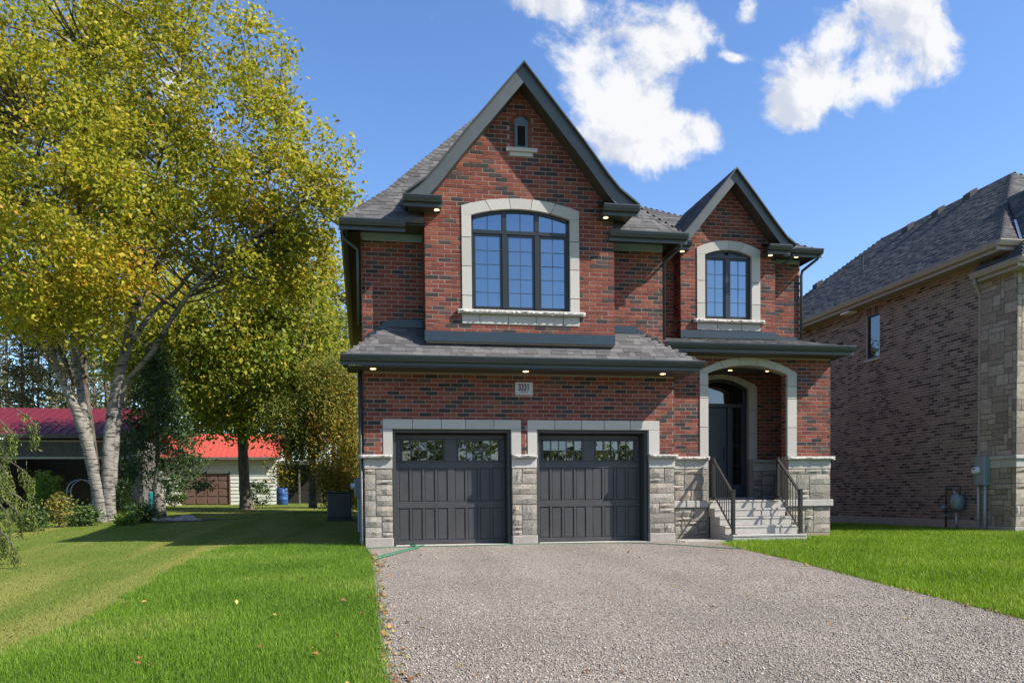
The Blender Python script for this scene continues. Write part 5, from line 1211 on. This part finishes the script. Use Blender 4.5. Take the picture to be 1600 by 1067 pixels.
stems(T, [L_((489,793,0,.17),(488,760,0,.14),(489,720,0,.12),(487,670,0,.10),(486,620,0,.06)), L_((489,740,0,.06),(465,730,-.5,.05),(435,735,-.9,.03)), L_((488,700,0,.05),(455,690,-.4,.04),(430,690,-.7,.025))], m_bark)
crown(T, [B_(525,700,38,70,95,.22,-.5), B_(540,640,32,45,60,.15), B_(500,650,50,40,70,-.05), B_(455,660,45,35,50,-.12), B_(530,760,30,32,50,.3,-.6), B_(440,735,22,10,8,.2,-.8), B_(515,600,45,40,60,.02), B_(470,700,30,25,22,-.1), B_(550,740,14,40,25,.1)], m_ce, .13, (.24,.24,.30), 80, droop=.7, tone0=.52, asp=.35)
T, p = plant('cedar_tree', 'dense green cedar crowding behind the air conditioner unit', 'tree', 552, 37); conifer(T, p, 4.6, 1.0, m_ce, 5, 18, .15, 44, .02, droop=-.2, tone0=.35)
# weeping conifer entering from the left edge
p = ground_hit(-45, 885); ww = float((p-CAM)@_fw); T = thing('weeping_conifer', 'pale green weeping conifer with hanging branch tips at the lawn edge', 'tree', p)
k = ww/F_PX; q = MB(); q.tube([p-[0,0,.1], p+[0,0,1.2], p+[.05,0,2.6]], [.10,.08,.03], 8); q.build('trunk', m_bark, T, True)
tips = []; q = MB(); rr = np.random.default_rng(5)
for (x1, y1) in ((48,655),(15,672),(2,700),(20,765),(42,740),(48,790),(10,800),(20,850),(2,830),(0,745),(28,800),(-10,660),(-20,720),(-15,790),(-30,840),(8,735)):
    a = p + [0,0,(885-y1)*k+.25]; b = onW(x1, y1, ww+rr.normal(0,.5)); mid = (a+b)/2+[0,0,.18]; line = smooth([a, mid, b, b+[.04,0,-.22]], 8); q.tube(line[::3], np.linspace(.02,.005,len(line[::3])), 5)
    for t in np.linspace(14, len(line)-1, 12): tips.append(line[int(t)])
q.build('branches', m_bark, T, kind='stuff', fix=False); tips = np.array(tips); idx = np.repeat(np.arange(len(tips)), 26); hang = RNG.random(len(idx))
P = tips[idx] + np.c_[RNG.normal(0,.035,len(idx)), RNG.normal(0,.05,len(idx)), -hang**1.3*.30]
link('crown', leaf_mesh('crown', P, .055, np.clip(RNG.normal(.5,.2,len(idx)),0,1), m_we, 1.6, .3), T)
# ------------------------------------------------------------------ pines of the far plantation
pr = random.Random(8); pines = []
def pine(i, x, w):
    p = at_px(x, w); p[2] = max(p[2], .9)
    h = pr.uniform(15, 20); T = thing('pine_tree', 'tall bare trunked pine in the plantation beyond the sheds', 'tree', p, 'pines of the plantation behind the sheds')
    q = MB(); q.tube([p-[0,0,.3], p+[pr.uniform(-.2,.2),0,h*.5], p+[pr.uniform(-.3,.3),0,h]], [.15,.12,.04], 7)
    for j in range(14):
        z = pr.uniform(2, h*.6); a = pr.random()*6.28; l = pr.uniform(.5,1.6); q.tube([p+[0,0,z], p+[l*math.cos(a), l*math.sin(a), z+pr.uniform(-.1,.3)]], [.03,.008], 4)
    q.build('trunk', m_pbark, T, True, fix=False)
    C = []
    for j in range(105): z = h*(.28+.72*pr.random()**.8); r = (1-z/h)*2.2+.5; a = pr.random()*6.28; d = r*pr.random()**.5; C.append((p[0]+d*math.cos(a), p[1]+d*math.sin(a), p[2]+z))
    C = np.array(C); idx = np.repeat(np.arange(len(C)), 16); P = C[idx]+RNG.normal(0,1,(len(idx),3))*[.35,.35,.22]
    link('crown', leaf_mesh('crown', P, .42, np.clip(RNG.normal(.5,.2,len(idx)),0,1), m_pi, .1, .30), T)
for i in range(44): pine(i, -30 + i*14 + pr.uniform(-8,8), pr.uniform(62, 95))
C = np.array([(x, y, 0) for x, y in zip(RNG.uniform(-75,25,900), RNG.uniform(78,100,900))]); C[:,2] = 1.2 + RNG.random(900)**1.5*4.5
idx = np.repeat(np.arange(900), 30); P = C[idx] + RNG.normal(0,1,(len(idx),3))*[.9,.9,.5]
link('far_wood', leaf_mesh('far_wood', P, .5, np.clip(RNG.normal(.4,.2,len(idx)),0,1), m_pi, .1, .5), kind='stuff')
# ------------------------------------------------------------------ garden of the house behind: shrubs, rocks, arch
def shrub(label, x, w, rx, h, m, leaf=.09, n=30, ts=0, cat='shrub', per=26, group=None):
    p = at_px(x, w); T = thing('garden_shrub', label, cat, p, group)
    crown(T, [((p[0],p[1],p[2]+h*.5), (rx,rx,h*.45), n, ts)], m, leaf, (.10,.10,.09), per, 'foliage', droop=-.2)
    q = MB(); 
    for j in range(5): a = j*1.3; q.tube([p-[0,0,.05], p+[rx*.4*math.cos(a), rx*.4*math.sin(a), h*.6]], [.015,.006], 4)
    q.build('stem', m_bark, T, fix=False)
shrub('golden feathery shrub left of the birch trunk', 93, 23.5, .35, .95, m_gd, .07, 45, .05); shrub('broad leafed low shrub against the birch trunk', 128, 24, .42, .55, m_hd, .09, 30, .15)
shrub('dark round shrub right of the birch trunk', 222, 25.5, .38, .62, m_hd, .08, 36, -.1); shrub('low bright hosta clump at the foot of the birch', 196, 24.2, .25, .30, m_gc, .10, 14, -.1); shrub('green shrub at the edge of the weeping conifer', 50, 22, .30, .6, m_hd, .08, 28, .1)
shrub('small bush before the pale garage siding', 272, 41, .55, 1.1, m_hd, .12, 26, .1); shrub('dark bush growing beside the maple trunk', 405, 42, .55, 1.3, m_hd, .12, 26, -.05)
m_rock = mat('field_rock', (.30,.27,.235), .9, noise=(6,.3), bump=(15,.8,.04))
for i, (x, y, s, lb) in enumerate(((284,797,.30,'largest grey rock edging the flower bed'),(262,799,.20,'flat grey rock beside the spruce trunk'),(304,797,.16,'small rock at the open end of the flower bed'),(243,801,.17,'small rock under the dark round shrub'),(110,800,.15,'pale rock below the golden shrub'),(128,797,.17,'pale rock left of the birch foot'))):
    p = at_px(x, 26.3 if i < 4 else 24.2); import bmesh
    me = bpy.data.meshes.new('garden_rock'); bm = bmesh.new(); bmesh.ops.create_icosphere(bm, subdivisions=3, radius=1); rnd = random.Random(i)
    for v in bm.verts:
        n_ = .75+.25*math.sin(v.co.x*2.3+i)*math.cos(v.co.y*3.1+i*2)+rnd.uniform(-.05,.05); v.co = Vector((v.co.x*s*1.5*n_, v.co.y*s*n_, max(v.co.z,-.3)*s*.75*n_))
    bm.to_mesh(me); bm.free(); me.materials.append(m_rock); o = link('garden_rock', me, None, p); tag(o, lb, 'rock', 'rocks round the flower bed')
m_soil = mat('bed_soil', (.09,.065,.045), .95, noise=(4,.3), bump=(30,1,.04))
c = at_px(262, 26.5); drape('flower_bed', [(c[0]+1.6*math.cos(a)*(1+.1*math.sin(3*a)), c[1]+1.0*math.sin(a)) for a in np.linspace(0,6.283,20)[:-1]], .02, m_soil)
p = at_px(128, 29); T = thing('garden_arch', 'thin white wire garden arch in front of the dark carport', 'arch', p); q = MB()
for dy in (-.2,.2): q.tube([p+[-.42,dy,-.05], p+[-.42,dy,.9]] + [p+[.42*math.cos(a), dy, .9+.42*math.sin(a)] for a in np.linspace(math.pi,0,11)] + [p+[.42,dy,.9], p+[.42,dy,-.05]], .014, 6)
q.build('hoop', m_galv, T); q = MB()
for z in (.2,.45,.7,.9): 
    for sx in (-.42,.42): q.tube([p+[sx,-.2,z], p+[sx,.2,z]], .009, 5)
q.build('rung', m_galv, T)
# ------------------------------------------------------------------ carport with the purple red metal roof
m_redroof = mat('red_metal_roof', (.13,.014,.018), .5, spec=.25, noise=(3,.12)); m_redroof2 = mat('bright_red_roof', (.42,.065,.032), .45, spec=.4, noise=(3,.10)); m_wall = mat('weathered_wood', (.10,.09,.075), .9, noise=(6,.3)); m_beam = mat('pale_beam', (.42,.38,.30), .8, noise=(6,.15)); m_sid = mat('cream_siding', (.50,.50,.44), .7, noise=(4,.08)); m_bdoor = mat('brown_door', (.115,.062,.05), .6, noise=(5,.15))
def shed_frame(x, w, yaw=0): p = at_px(x, w); return p
w_c = 38.0; pc = at_px(95, w_c); k = w_c/F_PX
T = thing('carport', 'open carport with a purple red metal roof behind the birch', 'carport', pc)
def Z(y, w): return float(onW(100, y, w)[2])
xl = onW(-60, 780, w_c)[0]; xr = onW(190, 780, w_c)[0]; yf = pc[1]; zg = pc[2]
ze = Z(681, w_c); zr = Z(641, w_c+4.2); D_ = 8.4
def sl(a, b, nm, m, par=None): q = MB(); q.cbox(a, b, .01); return q.build(nm, m, par or T)
q = MB(); q.prism([(xl-.3,yf-.5,ze),(xr+.3,yf-.5,ze),(xr+.3,yf+D_/2,zr),(xl-.3,yf+D_/2,zr)], (0,0,.05)); RF = q.build('roof', m_redroof, T)
q = MB(); q.prism([(xl-.3,yf+D_/2,zr),(xr+.3,yf+D_/2,zr),(xr+.3,yf+D_+.5,ze),(xl-.3,yf+D_+.5,ze)], (0,0,.05)); q.build('roof', m_redroof, T)
x = xl-.3
while x < xr+.3:
    q = MB(); q.prism([(x,yf-.5,ze+.05),(x+.04,yf-.5,ze+.05),(x+.04,yf+D_/2,zr+.05),(x,yf+D_/2,zr+.05)], (0,0,.035)); q.build('seam', m_redroof, RF); x += .4
sl((xl-.3,yf-.52,ze-.14), (xr+.3,yf-.48,ze+.05), 'fascia_board', m_wall); sl((xl,yf-.02,ze-.95), (xr,yf+.1,ze-.16), 'front_wall', m_wall)
sl((xl,yf-.06,ze-1.05), (xr,yf+.06,ze-.952), 'beam', m_beam); sl((xl,yf-.08,ze-.28), (xr,yf-.03,ze-.2), 'beam', m_beam)
for xx in (xr-.1, onW(62,780,w_c)[0]-3.2): sl((xx-.08,yf-.07,zg-.1), (xx+.08,yf+.07,ze-1.06), 'post', m_beam)
sl((xl,yf+D_,zg-.2), (xr,yf+D_+.1,ze), 'back_wall', m_wall); sl((xl-.1,yf,zg-.2), (xl,yf+D_,ze), 'side_wall', m_wall); sl((xr,yf+.12,zg-.2), (xr+.1,yf+D_,ze), 'side_wall', m_wall)
# garage with the bright red roof
w_g = 46.0; pg = at_px(360, w_g); T2 = thing('red_roof_garage', 'small cream sided garage with a bright red metal roof', 'garage', pg)
xl, xr, yf, zg = onW(262,780,w_g)[0], onW(431,780,w_g)[0], pg[1], pg[2]
def Zg(y, w=w_g): return float(onW(350, y, w)[2])
ze = Zg(716); zr = Zg(680, w_g+3)
dx0, dx1, dz1 = onW(290,780,w_g)[0], onW(358,780,w_g)[0], Zg(739.5)
sl((xl,yf+.03,zg-.2), (dx0,yf+.2,ze+.1), 'wall', m_sid, T2); sl((dx1,yf+.03,zg-.2), (xr,yf+.2,ze+.1), 'wall', m_sid, T2); sl((dx0,yf+.03,dz1), (dx1,yf+.2,ze+.1), 'wall', m_sid, T2); sl((xl,yf+.2,zg-.2), (xl+.1,yf+6,ze+.1), 'wall', m_sid, T2); sl((xr-.1,yf+.2,zg-.2), (xr,yf+6,ze+.1), 'wall', m_sid, T2); sl((xl+.1,yf+5.9,zg-.2), (xr-.1,yf+6,ze+.1), 'wall', m_sid, T2)
z = zg
while z < ze:
    for a, b in (((xl,dx0),(dx1,xr)) if z < dz1-.1 else ((xl,xr),)):
        q = MB(); q.prism([(a,yf-.005,z),(b,yf-.005,z),(b,yf+.025,z+.195),(a,yf+.025,z+.195)], (0,.01,0)); q.build('siding_plank', m_sid, T2)
    z += .2
q = MB(); q.box((dx0,yf+.06,zg), (dx1,yf+.12,dz1)); gd = q.build('garage_door', m_bdoor, T2)
for i in range(4):
    for j in range(4):
        a = dx0+(dx1-dx0)*i/4; c = zg+(dz1-zg)*j/4; q = MB(); q.cbox((a+.05,yf+.035,c+.05), (a+(dx1-dx0)/4-.05,yf+.0595,c+(dz1-zg)/4-.05), .012); q.build('panel', m_bdoor, gd)
sl((dx0-.09,yf-.02,zg), (dx0,yf+.06,dz1+.08), 'trim', m_bdoor, T2); sl((dx1,yf-.02,zg), (dx1+.09,yf+.06,dz1+.08), 'trim', m_bdoor, T2)
for a in (yf-.4,):
    q = MB(); q.prism([(xl-.3,yf-.4,ze),(xr+.3,yf-.4,ze),(xr+.3,yf+3,zr),(xl-.3,yf+3,zr)], (0,0,.05)); RF = q.build('roof', m_redroof2, T2)
    q = MB(); q.prism([(xl-.3,yf+3,zr),(xr+.3,yf+3,zr),(xr+.3,yf+6.4,ze),(xl-.3,yf+6.4,ze)], (0,0,.05)); q.build('roof', m_redroof2, T2)
x = xl-.3
while x < xr+.3:
    q = MB(); q.prism([(x,yf-.4,ze+.05),(x+.03,yf-.4,ze+.05),(x+.03,yf+3,zr+.05),(x,yf+3,zr+.05)], (0,0,.025)); q.build('seam', m_redroof2, RF); x += .3
sl((xl-.3,yf-.43,ze-.1), (xr+.3,yf-.4,ze+.05), 'fascia_board', m_wall, T2)
for sx, xx in ((0,xl),(0,xr-.1)): q = MB(); q.prism([(xx,yf+.2,ze+.1),(xx,yf+5.9,ze+.1),(xx,yf+3,zr)], (.1,0,0)); q.build('gable_wall', m_sid, T2)
# dark lean-to and barrels beside it
p = at_px(468, 47); L3 = thing('lean_to_shed', 'dark open lean-to shed right of the red roofed garage', 'shed', p); a, b = onW(432,780,47)[0], onW(505,780,47)[0]
sl((a,p[1]+1.5,p[2]-.1), (b,p[1]+1.6,Zg(725,47)), 'back_wall', m_dark, L3); q = MB(); q.prism([(a-.1,p[1]-.3,Zg(727,47)),(b+.1,p[1]-.3,Zg(727,47)),(b+.1,p[1]+1.7,Zg(720,47)),(a-.1,p[1]+1.7,Zg(720,47))], (0,0,.06)); q.build('roof', m_wall, L3)
for xx in (a+.1, (a+b)/2, b-.1): sl((xx-.05,p[1]-.2,p[2]-.1), (xx+.05,p[1]-.1,Zg(727,47)), 'post', m_wall, L3)
def barrel(x, w, r, h, col, lb):
    p = at_px(x, w); m = mat('barrel_plastic', col, .4); q = MB(); q.tube([p+[0,0,z*h] for z in (0,.04,.3,.33,.36,.64,.67,.7,.96,1)], [r*k for k in (.92,1,1,1.05,1,1,1.05,1,1,.92)], 16); T = q.build('barrel', m, None, True); tag(T, lb, 'barrel')
    q = MB(); q.tube([p+[0,0,h], p+[0,0,h+.03]], [r*.3,r*.3], 10); WL[T.name] = np.array(T.location); q.build('lid', m, T)
barrel(441, 44.5, .30, .9, (.02,.07,.22), 'blue plastic barrel beside the red roofed garage'); barrel(240, 33, .2, .8, (.02,.22,.24), 'teal barrel half hidden behind the spruce trunk')
# fallen leaves
def litter(P, s, m): 
    P = P.copy(); P[:,2] += .03; n = len(P); d = RNG.normal(0,1,(n,3))*[1,1,.25]; d /= np.linalg.norm(d,axis=1)[:,None]; u = np.cross(d, RNG.normal(0,.25,(n,3))+[0,0,1]); u /= np.linalg.norm(u,axis=1)[:,None]; ss = (s*(.6+.8*RNG.random(n)))[:,None]
    V = np.stack([P-d*ss, P+u*ss*.6+[0,0,.01], P+d*ss, P-u*ss*.6+[0,0,.012]],1).reshape(-1,3); i = np.arange(n)[:,None]*4
    link('fallen_leaves', fast_mesh('fallen_leaves', V, np.concatenate([i+[[0,1,2]], i+[[0,2,3]]]), m, np.tile(RNG.random(n),2)), kind='stuff')
m_fl = leaf_mat('fallen_leaf', [(0,(.16,.07,.03)),(.5,(.30,.13,.05)),(.8,(.42,.28,.07)),(1,(.5,.42,.15))], .2)
e = np.array(dl+[(.38,-14)]); t = RNG.random(200); ed = np.array([np.interp(t*(len(e)-1), range(len(e)), e[:,0])+np.abs(RNG.normal(0,.09,200)), np.interp(t*(len(e)-1), range(len(e)), e[:,1]), ]).T; ed = np.c_[ed, gz_np(ed)]
litter(ed, .035, m_fl); s_ = sample(drv_poly, 60, 1.2); litter(s_, .03, m_fl); s_ = sample(sodL, 40, 1.0); s_[:,2] += .04; litter(s_, .032, m_fl); s_ = sample(oldp, 260, .8); litter(s_, .03, m_fl)
e = np.array(dr); t = RNG.random(60); ed = np.array([np.interp(t*(len(e)-1), range(len(e)), e[:,0])-np.abs(RNG.normal(0,.07,60)), np.interp(t*(len(e)-1), range(len(e)), e[:,1])]).T; litter(np.c_[ed, gz_np(ed)], .03, m_fl)
# far side of the street, behind the camera: only its reflection shows in the glass
C = np.array([(x, y, 0) for x, y in zip(RNG.uniform(-60,70,1300), RNG.uniform(-66,-58,1300))]); hh = 8.6+1.6*np.sin(C[:,0]*.35)+1.2*np.sin(C[:,0]*.8+1) - 5*np.exp(-((C[:,0]-18)/2.2)**2); C[:,2] = -1 + RNG.random(1300)*np.maximum(hh,1.5)
idx = np.repeat(np.arange(1300), 40); P = C[idx] + RNG.normal(0,1,(len(idx),3))*[.8,.8,.6]
link('street_trees', leaf_mesh('street_trees', P, .5, np.clip(RNG.normal(.4,.2,len(idx)),0,1), m_lm, .1, .6), kind='stuff')
